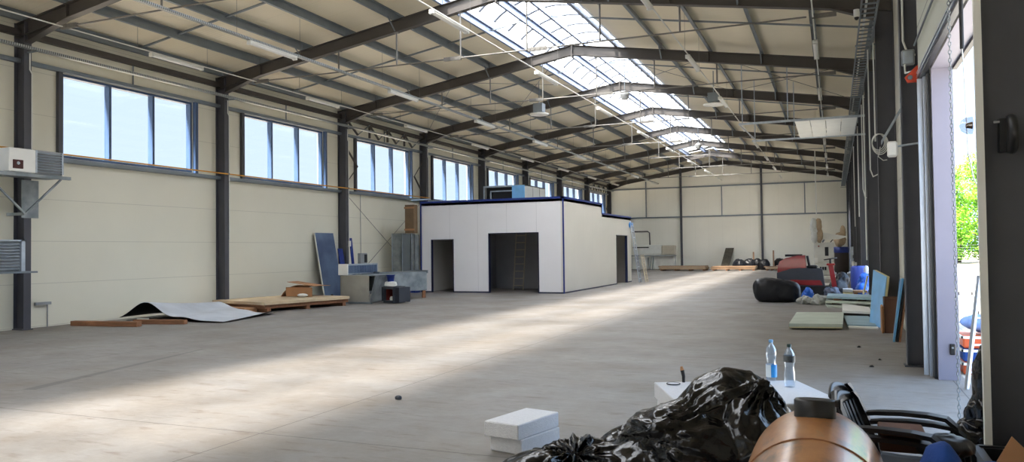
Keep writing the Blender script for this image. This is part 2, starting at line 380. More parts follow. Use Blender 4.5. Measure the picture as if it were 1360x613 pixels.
# wall behind the camera; two unseen gateways added to let daylight in
m=MB(); xs_=[XL-.22,-13.2,-8.4,-6.8,-2.0,XRW+.13]
for i,(a,b) in enumerate(zip(xs_[:-1],xs_[1:])):
    z0=4.3 if i in (1,3) else 0
    if a<-7.6<b: parts_=((a,-7.6),(-7.6,b))
    else: parts_=((a,b),)
    for a2,b2 in parts_:
        P=[(a2,z0),(b2,z0),(b2,zroof(b2)),(a2,zroof(a2))]; vs_=[(x,yy,z) for yy in (YF-.22,YF) for x,z in P]
        m.add(vs_,[(0,1,2,3),(7,6,5,4),(0,4,5,1),(1,5,6,2),(2,6,7,3),(3,7,4,0)])
struct(m.build('wall_front',M_wallB,loc=(0,0,0)))
# right wall with two door openings, plus an added far one for daylight
DZ=3.72; D1=(6.25,10.5); D2=(24.3,28.7); D3=(49.6,54.4)
m=MB(); a,b=XRW,XRW+.13; zt=zroof(XRW)+.02
m.box(a,b,YF,D1[0],0,zt); m.box(a,b,D1[0],D1[1],DZ,zt); m.box(a,b,D1[1],D2[0],0,zt); m.box(a,b,D2[0],D2[1],DZ,zt); m.box(a,b,D2[1],D3[0],0,zt); m.box(a,b,D3[0],D3[1],DZ,zt); m.box(a,b,D3[1],YB,0,zt)
struct(m.build('wall_right',M_wallR,loc=(0,0,0)))
# white reveal lining + dark edge of the near doorway
m=MB()
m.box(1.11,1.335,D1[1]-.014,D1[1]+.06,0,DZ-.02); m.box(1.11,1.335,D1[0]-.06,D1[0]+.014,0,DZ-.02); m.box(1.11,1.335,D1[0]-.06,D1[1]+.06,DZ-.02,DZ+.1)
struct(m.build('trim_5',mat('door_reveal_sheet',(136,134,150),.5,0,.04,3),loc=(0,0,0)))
m=MB()
m.box(1.335,1.385,D1[0],D1[1],DZ-.05,DZ+.04)
struct(m.build('trim_6',M_steel,loc=(0,0,0)))
# switch on the reveal
sw=thing('push_button_switch','small black push button switch on the white doorway reveal','switch',(1.26,D1[1]-.012,.36))
MB().bbox(1.232,1.288,10.455,10.486,.30,.43,.008).build('housing',M_blackpl,sw); MB().lathe([(.012,0),(.012,.008)],10,(1.26,10.455,.385),Matrix.Rotation(PI/2,4,'X')).build('button',M_grey,sw)

# =================================================================== PORTAL FRAMES
COLH=.345; CB=.165; RD=.32
XCL=-16.17; XCR=.854
def frame(k):
    y=Y(k)
    o=ORD[k] if k>=0 else ''
    if k<0: lab='dark steel portal frame standing behind the camera, row %s'%('one' if k==-1 else 'two')
    elif k==0: lab='dark steel portal frame nearest the camera, its post filling the right picture edge'
    elif k==9: lab='dark steel portal frame standing against the far end wall'
    else: lab='dark grey steel portal frame, %s one from the foreground heater'%ORD[k-1]
    if k==1: lab='dark grey steel portal frame whose left post carries the wall heater'
    t=thing('portal_frame',lab,'steel frame',(-7.6,y,0),'portal frames along the hall')
    # columns
    m=MB(); m.ibeam((XCL,y,0),(XCL,y,ztop(XCL)-.03),.335,CB,(0,1,0),(1,0,0),.016,.011)
    m.box(XCL-.32,XCL+.02,y-.12,y+.12,0,.02); m.build('column',M_steelL,t)
    m=MB(); hR=.344
    m.ibeam((XCR+hR,y,0),(XCR+hR,y,ztop(XCR)-.03),hR,CB,(0,1,0),(1,0,0),.016,.011)
    m.box(XCR-.03,XCR+hR,y-.12,y+.12,0,.02); m.build('column',M_steelL,t)
    # rafters
    xe=XL+.01
    m=MB(); m.ibeam((xe,y,ztop(xe)),(-7.6,y,ztop(-7.6)),RD,CB,(0,1,0),(0,0,1))
    for x in (-14.9,): m.box(x-.012,x+.012,y-CB/2,y+CB/2,ztop(x)-RD,ztop(x))
    m.box(-7.62,-7.6,y-.1,y+.1,7.7,8.12); m.build('rafter',M_steel,t)
    xe=XRW-.01
    m=MB(); m.ibeam((-7.6,y,ztop(-7.6)),(xe,y,ztop(xe)),RD,CB,(0,1,0),(0,0,1))
    for x in (-3.35,0.04,-1.83): m.box(x-.01,x+.01,y-CB/2,y+CB/2,ztop(x)-RD,ztop(x))
    m.box(-7.6,-7.58,y-.1,y+.1,7.7,8.12); m.build('rafter',M_steel,t)
    # haunches: tapered web with bottom flange
    for s,xc,xh in ((1,XCL,-14.95),(-1,XCR,.02)):
        zc=6.24; zh=ztop(xh)-RD
        m=MB(); zt_=ztop(xc)-RD+.02
        P=[(xc,zc),(xh,zh),(xc,zt_)]
        for yy in ((y-.006,y+.006),):
            m.add([(x,q,z) for q in yy for x,z in P],[(0,1,2),(5,4,3),(0,3,4,1),(1,4,5,2),(2,5,3,0)])
        m.sweep([(-CB/2,0),(CB/2,0),(CB/2,.016),(-CB/2,.016)],(xc,y,zc),(xh,y,zh),(0,1,0),(0,0,1))
        m.build('haunch',M_steel,t)
    return t
for k in range(-2,10): frame(k)

# =================================================================== TIES under each frame
ZT=6.46
M_tie=mat('tie_rod_paint',(118,116,112),.4,.3,.1,4)
def tie(k):
    y=Y(k)
    t=thing('tie_rod','horizontal steel tie rod with vertical hangers under %s'%('the portal frame behind the camera, row %d'%(-k) if k<0 else 'the '+(ORD[k]+' portal frame from the camera')),'tie rod',(-7.6,y,ZT),'tie rods under the rafters')
    m=MB(); x0,x1=-14.95,.12
    m.tube([(x0,y,ZT),(-8.9,y,ZT)],.019,8); m.tube([(-8.9,y,ZT),(-.45,y,ZT+.0)],.019,8); m.tube([(-.3,y,ZT),(x1,y,ZT)],.019,8)
    m.build('rod',M_tie,t)
    for x in (-14.9,-8.85,-6.55,-.1):
        p=MB(); p.box(x-.24,x+.24,y-.028,y-.018,ZT-.045,ZT+.045); p.box(x-.24,x+.24,y+.018,y+.028,ZT-.045,ZT+.045)
        for dx in (-.18,-.07,.07,.18): p.lathe([(.016,0),(.016,.08)],8,(x+dx,y+.04,ZT),Matrix.Rotation(PI/2,4,'X'))
        p.build('splice_plate',M_tie,t)
    for x in (-12.29,-10.48,-8.62,-6.82,-4.98,-3.12):
        p=MB(); zt_=ztop(x)-RD
        p.tube([(x,y,ZT),(x,y,zt_-.01)],.021,8); p.box(x-.06,x+.06,y-.06,y+.06,zt_-.014,zt_-.001)
        p.build('hanger',M_tie,t)
for k in range(-1,9): tie(k)

# =================================================================== PURLINS, SAG BARS
def zprof(flip,h=.2,w=.07,t=.004):
    s=-1 if flip else 1
    return [[(-t/2,0),(t/2,0),(t/2,h),(-t/2,h)],[(min(0,s*w),h-t),(max(0,s*w),h-t),(max(0,s*w),h),(min(0,s*w),h)],[(min(0,-s*w),0),(max(0,-s*w),0),(max(0,-s*w),t),(min(0,-s*w),t)],
            [(s*w-t/2,h-.025),(s*w+t/2,h-.025),(s*w+t/2,h),(s*w-t/2,h)],[(-s*w-t/2,0),(-s*w+t/2,0),(-s*w+t/2,.025),(-s*w-t/2,.025)]]
PX=[(-16.25,'eaves above the window wall'),(-14.92,'left slope, first above the eaves'),(-13.43,'left slope, second above the eaves'),(-12.02,'left slope, third above the eaves'),(-10.5,'left slope, next but one to the skylight'),
    (-9.1,'left edge of the skylight'),(-7.98,'left side of the ridge'),(-7.22,'right side of the ridge'),(-6.2,'right edge of the skylight'),(-4.75,'right slope, first below the skylight'),(-3.33,'right slope, second below the skylight'),(-1.85,'right slope, third below the skylight'),(-.38,'right slope, fourth below the skylight'),(.95,'eaves above the doorway wall')]
M_ridgep=mat('ridge_purlin_galvanised',(150,164,192),.45,.5,.1,6)
for i,(x,w) in enumerate(PX):
    m=MB(); zb=ztop(x)+.002
    for pr in zprof(x>-7.6,h=.196): m.sweep(pr,(x,YF+.1,zb),(x,YB-.02,zb),(1,0,0),(0,0,1))
    # cleats + doubled overlap at each frame
    for k in range(-2,10): m.box(x-.012,x+.012,Y(k)-.05,Y(k)+.05,zb,zb+.18)
    nm='ridge purlin' if 'ridge' in w else 'purlin'
    tag(m.build('roof_purlin',M_ridgep if 'ridge' in w or 'skylight' in w and 'edge' in w else M_galv),'long galvanised roof purlin along the %s'%w,'purlin','roof purlins')
# sag bars at mid-bay
for k in range(-2,9):
    y=Y(k)+3
    t=thing('sag_bar','thin galvanised sag bar crossing the purlins in the %s roof bay'%('rearmost' if k==-2 else 'rear' if k==-1 else ORD[k]),'sag bar',(-7.6,y,7.9),'sag bars between purlins')
    xs=[p[0] for p in PX]
    for a,b in zip(xs[:-1],xs[1:]):
        if a<-7.6<b: continue
        m=MB(); m.sweep([(-.025,-.02),(.025,-.02),(.025,.02),(-.025,.02)],(a+.01,y,ztop(a)+.12),(b-.01,y,ztop(b)+.12),(0,1,0),(0,0,1)); m.build('bar',M_galv,t)
# knee stays rafter-purlin
for k in range(1,9):
    y=Y(k); t=thing('fly_brace','pairs of flat fly braces from rafter to purlins at the %s frame'%ORD[k],'brace',(-7.6,y,7.5),'fly braces')
    for x in (-13.43,-10.5,-4.75,-1.85):
        for s in (-1,1):
            MB().strip([(x,y+s*.05,ztop(x)-RD+.03),(x,y+s*.42,ztop(x)+.03)],.04,.005,(1,0,0)).build('stay',M_galv,t)
# roof cross bracing (rods)
def rod(p0,p1,lab,r=.009):
    tag(MB().tube([p0,p1],r,6).build('bracing_rod',M_tie),lab,'bracing rod','roof and wall bracing rods')
for kb,bn in ((3,'fourth'),(8,'last')):
    for xa,xb,sn in ((-16.1,-11.9,'lower left'),(-11.9,-8.0,'upper left'),(-7.2,-3.3,'upper right'),(-3.3,.7,'lower right')):
        za,zb=ztop(xa)-.08,ztop(xb)-.08; y0,y1=Y(kb)+.1,Y(kb+1)-.1
        rod((xa,y0,za),(xb,y1,zb),'thin roof bracing rod rising away in the %s panel of the %s bay'%(sn,bn))
        rod((xb,y0,zb),(xa,y1,za),'thin roof bracing rod crossing back in the %s panel of the %s bay'%(sn,bn))

# =================================================================== SKYLIGHT
M_bar=mat('glazing_bar_grey',(92,98,108),.5,.2,.05,5)
sk=thing('ridge_skylight','long arched translucent skylight running along the roof ridge','skylight',(-7.6,YSL0,8.4))
def arc(u,r=0):
    x=XSL+(XSR-XSL)*u; return x,8.30+.62*math.sin(PI*u)**.8+r
NA=14
m=MB(); vs=[];ny=10
for j in range(ny+1):
    yy=YSL0+(YSL1-YSL0)*j/ny
    for i in range(NA+1):
        x,z=arc(i/NA); vs.append((x,yy,z))
m.add(vs,[(j*(NA+1)+i,j*(NA+1)+i+1,(j+1)*(NA+1)+i+1,(j+1)*(NA+1)+i) for j in range(ny) for i in range(NA)],True)
m.build('polycarbonate_vault',M_poly,sk)
m=MB()
for x,s in ((XSL,-1),(XSR,1)): m.box(x-.03,x+.03,YSL0,YSL1,zroof(x)-.02,8.36)
for yy in (YSL0,YSL1):
    P=[arc(i/NA) for i in range(NA+1)]
    m.add([(x,yy,zroof(x)-.05) for x,z in P]+[(x,yy,z) for x,z in P],[(i,i+1,NA+2+i,NA+1+i) for i in range(NA)])
m.build('curb',M_white,sk)
yy=YSL0+.5
while yy<YSL1-.2:
    m=MB(); P=[Vector((arc(i/NA)[0],yy,arc(i/NA)[1]-.02)) for i in range(NA+1)]
    m.strip(P,.11,.035,(0,1,0)); m.build('glazing_bar',M_bar,sk); yy+=1.06

# =================================================================== WALL STEELWORK (left)
gi='wall rails'
m=MB(); m.box(XL+.002,XL+.12,YF,YB,3.74,3.84)
tag(m.build('wall_rail',M_galv),'long galvanised sill rail under the row of windows','wall rail',gi)
m=MB(); m.box(XL+.002,XL+.12,YF,YB,5.83,5.92)
tag(m.build('wall_rail',M_galv),'long galvanised rail just above the row of windows','wall rail',gi)
m=MB(); m.box(XL+.004,XL+.13,YF,YB,6.42,6.56)
tag(m.build('eaves_beam',M_steel),'dark steel eaves beam linking the left posts above the windows','beam')
for k in range(0,9):
    for j,(yy,sd) in enumerate(((Y(k)+.96,'near'),(Y(k)+5.1,'far'))):
        m=MB(); m.box(XL+.002,XL+.1,yy-.05,yy+.05,3.84,5.83)
        tag(m.build('window_post',M_winframe if j else M_steelL),'steel post at the %s side of the %s wall window'%(sd,ORD[k]),'post','window posts')
    m=MB(); m.tube([(XL+.05,Y(k)+3,5.93),(XL+.05,Y(k)+3,6.41)],.02,6)
    tag(m.build('eaves_strut',M_galv),'short thin strut above the middle of the %s wall window'%ORD[k],'strut','eaves struts')
# zigzag truss above/side of window in braced bays
for kb,bn in ((3,'third'),(8,'eighth')):
    y0=Y(kb)
    t=thing('wall_truss','dark zigzag bracing truss around the %s wall window'%ORD[kb],'truss',(XL+.15,y0+3,3.8))
    x=XL+.17; nd=[y0+.25,y0+.95,y0+1.75,y0+2.4,y0+3.05,y0+3.7,y0+4.35,y0+5.0,y0+5.75]
    for i,(a,b) in enumerate(zip(nd[:-1],nd[1:])):
        za,zb=(6.42,5.95) if i%2==0 else (5.95,6.42)
        MB().sweep([(-.03,-.03),(.03,-.03),(.03,.03),(-.03,.03)],(x,a,za),(x,b,zb),(1,0,0),(0,.7,.7)).build('diagonal',M_steel if i%2==0 else M_galv,t)
    for yy in (y0+1.75,y0+3.05,y0+4.35): MB().box(x-.03,x+.03,yy-.035,yy+.035,5.93,6.4).build('upright',M_steel,t)
    for ya,yb in ((y0+.2,y0+.92),(y0+5.85,y0+5.15)):
        for za,zb in ((5.4,4.75),(4.75,4.1)):
            p0=(x,ya,5.4) if za>5 else (x,yb,4.75); p1=(x,yb,4.75) if za>5 else (x,ya,4.1)
            MB().sweep([(-.025,-.025),(.025,-.025),(.025,.025),(-.025,.025)],p0,p1,(1,0,0),(0,.7,.7)).build('side_strut',M_steel,t)
    rod((XL+.12,y0+.25,3.7),(XL+.12,y0+5.8,.3),'thin wall bracing rod falling away under the %s window'%ORD[kb])
    rod((XL+.14,y0+5.8,3.7),(XL+.14,y0+.25,.3),'thin wall bracing rod rising away under the %s window'%ORD[kb])
# yellow gas pipe
gp=thing('gas_pipe','thin yellow gas pipe running along the left wall at sill height','pipe',(-16.1,24,3.9))
MB().tube([(-16.1,YF+.5,3.9),(-16.1,29.6,3.88)],.019,8).build('pipe',M_yellow,gp)
for k in range(0,4):
    for dy in (0,): MB().box(-16.17,-16.08,Y(k)-.02,Y(k)+.02,3.86,3.92).build('clip',M_galv,gp)
# cable tray along the left wall
def tray(x,z,y0,y1,w,h,label,name='cable_tray',wires=True):
    t=thing(name,label,'cable tray',(x,(y0+y1)/2,z)); m=MB()
    m.box(x-w/2,x+w/2,y0,y1,z,z+.003); m.box(x-w/2,x-w/2+.003,y0,y1,z,z+h); m.box(x+w/2-.003,x+w/2,y0,y1,z,z+h)
    m.build('channel',M_tray,t)
    m=MB(); yy=y0
    for i,dx in enumerate((-.6,-.1,.45)):
        m.tube([(x+dx*w/2,y0,z+.015),(x+dx*w/2,y1,z+.015)],.009,6)
    m.build('cables',M_grey,t)
    return t
def perforated():
    m,nt,b=newmat('perforated_tray_steel'); N=nt.nodes; L=nt.links
    g=N.new('ShaderNodeNewGeometry'); sp=N.new('ShaderNodeSeparateXYZ'); L.new(g.outputs['Position'],sp.inputs[0])
    mo=N.new('ShaderNodeMath'); mo.operation='PINGPONG'; mo.inputs[1].default_value=.025; L.new(sp.outputs['Y'],mo.inputs[0])
    lt=N.new('ShaderNodeMath'); lt.operation='LESS_THAN'; lt.inputs[1].default_value=.009; L.new(mo.outputs[0],lt.inputs[0])
    mx=N.new('ShaderNodeMix'); mx.data_type='RGBA'; mx.inputs[6].default_value=lin((176,182,182)); mx.inputs[7].default_value=lin((84,86,84)); L.new(lt.outputs[0],mx.inputs[0])
    L.new(mx.outputs[2],b.inputs['Base Color']); b.inputs['Metallic'].default_value=.5; b.inputs['Roughness'].default_value=.45; return m
M_tray=perforated()
tr=tray(-15.95,6.05,YF+.5,YB-.3,.13,.055,'long perforated cable tray fixed in front of the left wall posts below the eaves')
for k in range(-1,9):
    MB().box(-16.17,-15.88,Y(k)-.02,Y(k)+.02,6.02,6.047).build('bracket',M_galv,tr)
for k in range(1,8):
    m=MB(); x=XCL+.02; y=Y(k)+.03
    m.tube([(x,y,6.04),(x,y,5.66),(x,y+.05,5.58),(x,y+.05,3.4 if k==1 else 2.0)],.014,6)
    if k>2 : m.box(x-.01,x+.05,y+.0,y+.1,1.8,2.0)
    tag(m.build('conduit',M_lamp),'thin pale conduit running down the left post of the %s portal frame'%ORD[k],'conduit','conduits on the left posts')

# =================================================================== LIGHT ROWS
LR=[('A',-15.06,6.44,'nearest the window wall','thin'),('B',-12.1,6.40,'second from the window wall','tray'),('C',-7.44,6.49,'just left of the ridge','thin'),('D',-3.34,6.49,'right of the ridge','thin'),('E',-.32,6.42,'nearest the doorway wall','thin')]
def lamp(name,x,y,z,lab,grp):
    t=thing('tube_lamp',lab,'lamp',(x,y,z),grp); L=.83
    m=MB(); m.bbox(-.06,.06,-L,L,-.05,0,.012); m.build('housing',M_lamp,t,world=False)
    m=MB(); n=10; P=[(.055*math.cos(PI+PI*i/n),-.05+.045*math.sin(PI+PI*i/n)) for i in range(n+1)]
    m.sweep(P,(0,-L+.02,0),(0,L-.02,0),(1,0,0),(0,0,1),smooth=True); m.build('diffuser',M_diff,t,world=False)
    for s in (-1,1): MB().bbox(-.062,.062,s*(L-.03)-.03,s*(L-.03)+.03,-.1,.002,.01).build('end_cap',M_lamp,t,world=False)
    return t
first=None
for rn,x,z,where,kind in LR:
    rt=thing('lighting_rail','slim suspended rail carrying the lamp row %s'%where,'lighting rail',(x,30,z),'lighting rails')
    if kind=='tray':
        m=MB(); m.box(x-.05,x+.05,YF+1,58,z+.0,z+.004); m.box(x-.05,x-.046,YF+1,58,z,z+.05); m.box(x+.046,x+.05,YF+1,58,z,z+.05); m.build('rail',M_tray,rt)
    else:
        MB().tube([(x,YF+1,z+.02),(x,58,z+.02)],.016,6).build('rail',M_lamp,rt)
    for k in range(-1,8):
        for yy in (Y(k)+1.9,Y(k)+4.1):
            MB().tube([(x,yy,z+.03),(x,yy,zroof(x)-.02)],.004,4,caps=False).build('suspension_wire',M_tie,rt)
    for k in range(0,9):
        yc=Y(k)+(3.1 if rn!='E' else 2.7)
        lab='white tube lamp in the %s bay from the camera, row %s'%(ORD[k],where)
        if first is None: first=lamp(rn,x,yc,z+.003,lab,'tube lamps hung in rows')
        else: copy_thing(first,(x,yc,z+(.003 if kind=='thin' else -.001)),lab)

# high-bay / heater units near the ridge
def unit(x,y,z,lab,kind):
    if kind=='bell':
        t=thing('ceiling_unit',lab,'ceiling unit',(x,y,z),'small units hung near the ridge')
        MB().lathe([(.10,-.17),(.16,-.03),(.165,.03),(.12,.08),(.05,.12)],12,(x,y,z)).build('housing',M_grey,t)
        MB().tube([(x,y,z+.12),(x,y,zroof(x)-.01)],.015,6).build('drop_rod',M_galv,t)
    else:
        t=thing('ceiling_fan_unit',lab,'ceiling unit',(x,y,z))
        MB().box(x-.18,x+.18,y-.18,y+.18,z-.02,z+.3).build('housing',M_galv,t)
        MB().lathe([(.02,-.16),(.34,-.12),(.36,-.08),(.12,-.04),(.1,0)],20,(x,y,z)).build('disc',M_white,t)
        MB().tube([(x,y,z+.3),(x,y,zroof(x)-.01)],.018,6).build('drop_rod',M_galv,t)
unit(-6.35,25.3,6.72,'grey bell-shaped unit hanging near the ridge in the third bay','bell')
unit(-6.2,39.5,6.72,'grey bell-shaped unit hanging near the ridge, farther one','bell')
unit(-3.75,27.4,6.62,'grey box with a white disc hanging under the right roof slope','fan')
unit(-10.1,27.2,6.75,'grey box with a white disc hanging under the left roof slope','fan')

# =================================================================== END WALL STEELWORK
for x,lab in ((-10.71,'left of the two tall dark posts on the end wall'),(-4.86,'right of the two tall dark posts on the end wall')):
    m=MB(); m.ibeam((x,YB-.2,0),(x,YB-.2,zroof(x)-.2),.2,.14,(1,0,0),(0,1,0),.012,.01)
    v=m.v; m.v=[(a,b+.2,c) for a,b,c in v]; tag(m.build('end_wall_post',M_steelL),lab,'post','end wall posts')
def seg_rail(z,lab):
    t=thing('wall_rail',lab,'wall rail',(-7.6,YB,z),gi)
    for a,b in ((XL+.35,-10.79),(-10.63,-4.94),(-4.78,XRW-.35)): MB().box(a,b,YB-.1,YB+.015,z-.05,z+.05).build('rail',M_galv,t)
seg_rail(3.95,'lower galvanised rail across the end wall'); seg_rail(6.2,'upper galvanised rail across the end wall')
for x,z0,z1,lab in ((-13.4,4.0,6.75,'slim upright between the end wall rails, leftmost'),(-7.7,4.0,6.15,'slim upright between the end wall rails under the ridge'),(-1.9,4.0,6.15,'slim upright between the end wall rails, rightmost')):
    tag(MB().box(x-.035,x+.035,YB-.07,YB+.015,z0,z1).build('wall_upright',M_galv),lab,'upright','end wall uprights')

# =================================================================== RIGHT WALL FITTINGS
# cable ladder
cl=thing('cable_ladder','long galvanised cable ladder running under the roof beside the right posts','cable ladder',(.65,30,5.78))
for x in (.52,.78): MB().box(x-.012,x+.012,YF+1,YB-.5,5.75,5.83).build('side_rail',M_galv,cl)
m=MB(); yy=YF+1.2
while yy<YB-.6: m.box(.52,.78,yy-.015,yy+.015,5.76,5.785); yy+=.3
o=m.build('rungs',M_galv,cl); o['kind']='stuff'
MB().tube([(.58,YF+1,5.80),(.6,20,5.80),(.57,40,5.8),(.58,YB-1,5.8)],.02,6).build('cable',M_lamp,cl)
for k in range(0,10): MB().box(.48,.86,Y(k)-.02,Y(k)+.02,5.72,5.748).build('bracket',M_galv,cl)
# conduits & fittings on the right posts
def rc(pts,lab,r=.014,mt=None): tag(MB().tube(pts,r,6).build('conduit',mt or M_lamp),lab,'conduit','conduits on the right posts')
fx=XCR-.02
rc([(fx+.06,Y(1)-.1,6.2),(fx+.06,Y(1)-.1,4.3),(fx+.12,Y(1)-.1,4.1),(fx+.2,Y(1)-.12,4.1)],'white conduit down the right post beside the near doorway')
rc([(fx-.02,Y(2)-.09,5.75),(fx-.02,Y(2)-.09,4.2),(fx-.02,Y(2)-.09,3.72)],'white conduit ending in a coil on the second right post')
rc([(fx-.1,Y(2)+.5,5.75),(fx-.1,Y(2)+.5,3.2),(fx-.05,Y(2)+.5,3.05),(fx+.08,Y(2)+.3,3.1),(fx+.03,Y(2)+.05,3.5)],'white conduit looping at the bottom beside the second right post')
rc([(fx-.02,Y(3)-.09,5.75),(fx-.02,Y(3)-.09,1.2)],'white conduit down the third right post from the doorway',.018)
rc([(fx-.05,Y(3)+.6,5.6),(fx-.05,Y(3)+.6,3.2),(fx,Y(3)+.6,2.95),(fx+.1,Y(3)+.4,2.95)],'white conduit with a curved foot by the third right post')
rc([(fx-.02,Y(4)-.09,5.75),(fx-.02,Y(4)-.09,2.6)],'white conduit down the fourth right post from the doorway')
rc([(fx-.02,Y(5)-.09,5.75),(fx-.02,Y(5)-.09,2.4)],'white conduit down the fifth right post from the doorway')
rc([(.6,Y(1)+.6,5.75),(.6,Y(1)+.6,5.6),(.95,Y(1)+.4,5.6),(1.05,Y(1)+.3,5.6)],'short white conduit crossing from the cable ladder to the wall')
# cable coil
t=thing('cable_coil','loose coil of grey cable hung on the second right post','cable coil',(.84,17.4,3.6))
m=MB()
for i in range(4):
    c=Vector((.865+.01*i,17.42-.03*i,3.70-.02*i)); r=.13+.012*i
    m.tube([c+Vector((r*math.cos(a)*.9,.01*math.sin(3*a),r*math.sin(a)*1.25)) for a in [2*PI*j/24 for j in range(24)]],.009,5,closed=True)
m.build('coil',M_lamp,t)
MB().tube([(.9,17.44,3.6),(.86,17.42,3.4),(.95,17.42,3.32),(1.02,17.44,3.33)],.009,5).build('cable_tail',M_lamp,t)
# white junction camera box + arm on post 1
t=thing('security_camera','white box camera on a bracket arm beside the near doorway post','camera',(.76,11.4,2.85))
MB().bbox(.67,.79,11.28,11.44,2.76,2.96,.02).build('housing',M_white,t)
MB().tube([(.78,11.4,2.9),(1.1,11.36,2.93)],.015,6).build('arm',M_galvB,t)
MB().lathe([(.03,0),(.035,.03)],12,(.73,11.285,2.84),Matrix.Rotation(PI/2,4,'X')).build('lens',M_white,t)
# knee strut
tag(MB().sweep([(-.05,-.03),(.05,-.03),(.05,.03),(-.05,.03)],(.62,11.7,3.0),(.86,11.62,3.42),(0,1,0),(0,0,1)).build('bracket_strut',M_galvdull),'short slanting grey bracket strut on the near right post','bracket')
# dome camera by the cable ladder
t=thing('dome_camera','small white dome camera under the cable ladder','camera',(.42,14.8,5.5))
MB().lathe([(.05,.1),(.05,.0),(.045,-.03)],14,(.44,14.8,5.62)).build('base',M_white,t)
MB().lathe([(.04,.0),(.034,-.03),(.015,-.05)],14,(.44,14.8,5.585)).build('lens_dome',M_blackpl,t)
MB().box(.46,.53,14.78,14.82,5.68,5.72).build('bracket',M_galv,t)
# grey junction box
t=thing('junction_box','grey junction box above the orange bracket near the door track','junction box',(.95,11.4,4.0))
MB().bbox(.87,1.02,11.36,11.47,3.96,4.16,.012).build('box',M_grey,t); MB().bbox(.885,1.0,11.345,11.36,3.975,4.14,.006).build('cover',M_galvB,t)
rc([(.9,11.35,3.96),(.9,11.3,3.84),(1.02,11.1,3.82),(1.06,11.0,3.84)],'white conduit elbow from the junction box to the door track')

# ---- sectional door (near): raised leaf, tracks, chain
t=thing('sectional_door','raised off-white sectional door leaf hanging above the near doorway','door',(1.05,8.3,3.68))
M_leaf=seam_mat('door_leaf_sheet',(206,208,192),'Z',.61,.018,3.72,dk=.35,rough=.5)
MB().box(1.02,1.065,5.98,11.0,3.70,6.55).build('leaf',M_leaf,t)
m=MB(); m.box(1.015,1.07,5.98,11.0,3.665,3.70); m.build('bottom_seal',M_blackpl,t)
m=MB(); m.box(1.0,1.018,5.98,11.0,3.705,3.735); m.box(1.0,1.018,5.98,11.0,3.755,3.775); m.build('edge_profile',M_alu,t)
m=MB(); m.tube([(.985,5.98,4.12),(.985,11.0,4.12)],.012,6); m.build('brace_bar',M_galv,t)
t=thing('door_track','bright aluminium vertical door track at the far side of the near doorway','door track',(1.07,10.8,0))
m=MB(); m.box(1.045,1.09,10.72,10.80,0,6.3); m.build('track',M_alu,t)
m=MB(); m.box(.99,1.045,10.83,10.86,0,3.66); m.build('guard_angle',M_alu,t)
MB().box(1.075,1.108,10.56,10.70,0,3.66).build('side_seal',M_blackpl,t)
t=thing('door_track','dull aluminium vertical door track at the near side of the near doorway','door track',(1.02,6.0,0))
MB().box(1.045,1.09,6.0,6.08,0,6.3).build('track',M_alu,t)
MB().box(1.0,1.045,5.9,5.93,.35,6.3).build('guard_angle',M_galvdull,t)
t=thing('cable_catch_bracket','orange red safety bracket at the bottom corner of the raised door leaf','bracket',(1.0,11.0,3.66))
m=MB(); P=[(0,0),(-.13,-.0),(-.16,.07),(-.03,.2),(0,.22)]
m.sweep(P,(1.03,11.02,3.66),(1.03,11.06,3.66),(1,0,0),(0,0,1)); m.build('plate',M_orangered if False else mat('orange_red_steel',(214,70,36),.45,0,.1,5),t)
MB().tube([(.93,11.0,3.72),(.93,11.1,3.72)],.03,8).build('roller',M_galv,t)
# chain (two strands)
ch=thing('hoist_chain','long steel hand chain hanging in the near doorway','chain',(.97,7.75,.08))
def chain(x,y,z0,z1,step=.036):
    m=MB(); z=z0;i=0
    while z<z1:
        a=.0115; b=.021; pts=[]
        for j in range(8):
            an=2*PI*j/8; u=a*math.cos(an); v=b*math.sin(an)
            pts.append((x+(u if i%2 else 0),y+(0 if i%2 else u),z+v))
        m.tube(pts,.0042,4,closed=True); z+=step;i+=1
    return m
o=chain(.97,7.75,.08,6.2).build('chain_strand',M_galvdull,ch); o['label']='front strand of chain links'
tag(MB().tube([(1.0,7.30,6.2),(1.0,7.28,3.2)],.016,8).build('door_pull_rope',M_black),'straight black sleeve hanging in the near doorway above a thin cord','rope')
tag(MB().tube([(1.0,7.28,3.2),(1.0,7.2,2.9),(.985,7.05,2.6),(.97,6.9,2.3),(.98,6.75,2.1),(.99,6.7,2.05)],.005,5).build('hanging_cord',M_lamp),'thin pale cord swinging across the near doorway','cord')
tag(MB().box(.812,.852,5.44,5.475,.27,6.0).build('corner_angle',M_white),'pale grey steel corner angle on the nearest right post','corner angle')
t=thing('dome_lamp','small clear dome lamp on the near right post','lamp',(.85,5.66,2.33))
MB().lathe([(.055,0),(.052,.035),(.035,.06),(.008,.07)],16,(.80,5.5,2.33),Matrix.Rotation(-PI/2,4,'Y')).build('dome',glass_mat('clear_plastic',(.75,.78,.85,1),.2,.1),t)
MB().lathe([(.022,0),(.015,.035)],10,(.80,5.5,2.33),Matrix.Rotation(-PI/2,4,'Y')).build('bulb',M_woodD,t)
t=thing('chain_hoist_wheel','black hand wheel bracket on the near post face','bracket',(.95,5.45,2.2))
m=MB(); m.lathe([(.02,-.02),(.11,-.02),(.12,0),(.11,.02),(.02,.02)],20,(.985,5.4,2.25),Matrix.Rotation(PI/2,4,'Y')); m.build('wheel',M_blackpl,t)
MB().box(.93,1.0,5.42,5.49,2.15,2.35).build('plate',M_blackpl,t)
MB().tube([(.93,5.42,2.33),(.90,5.42,2.33)],.008,6).build('pin',M_grey,t)

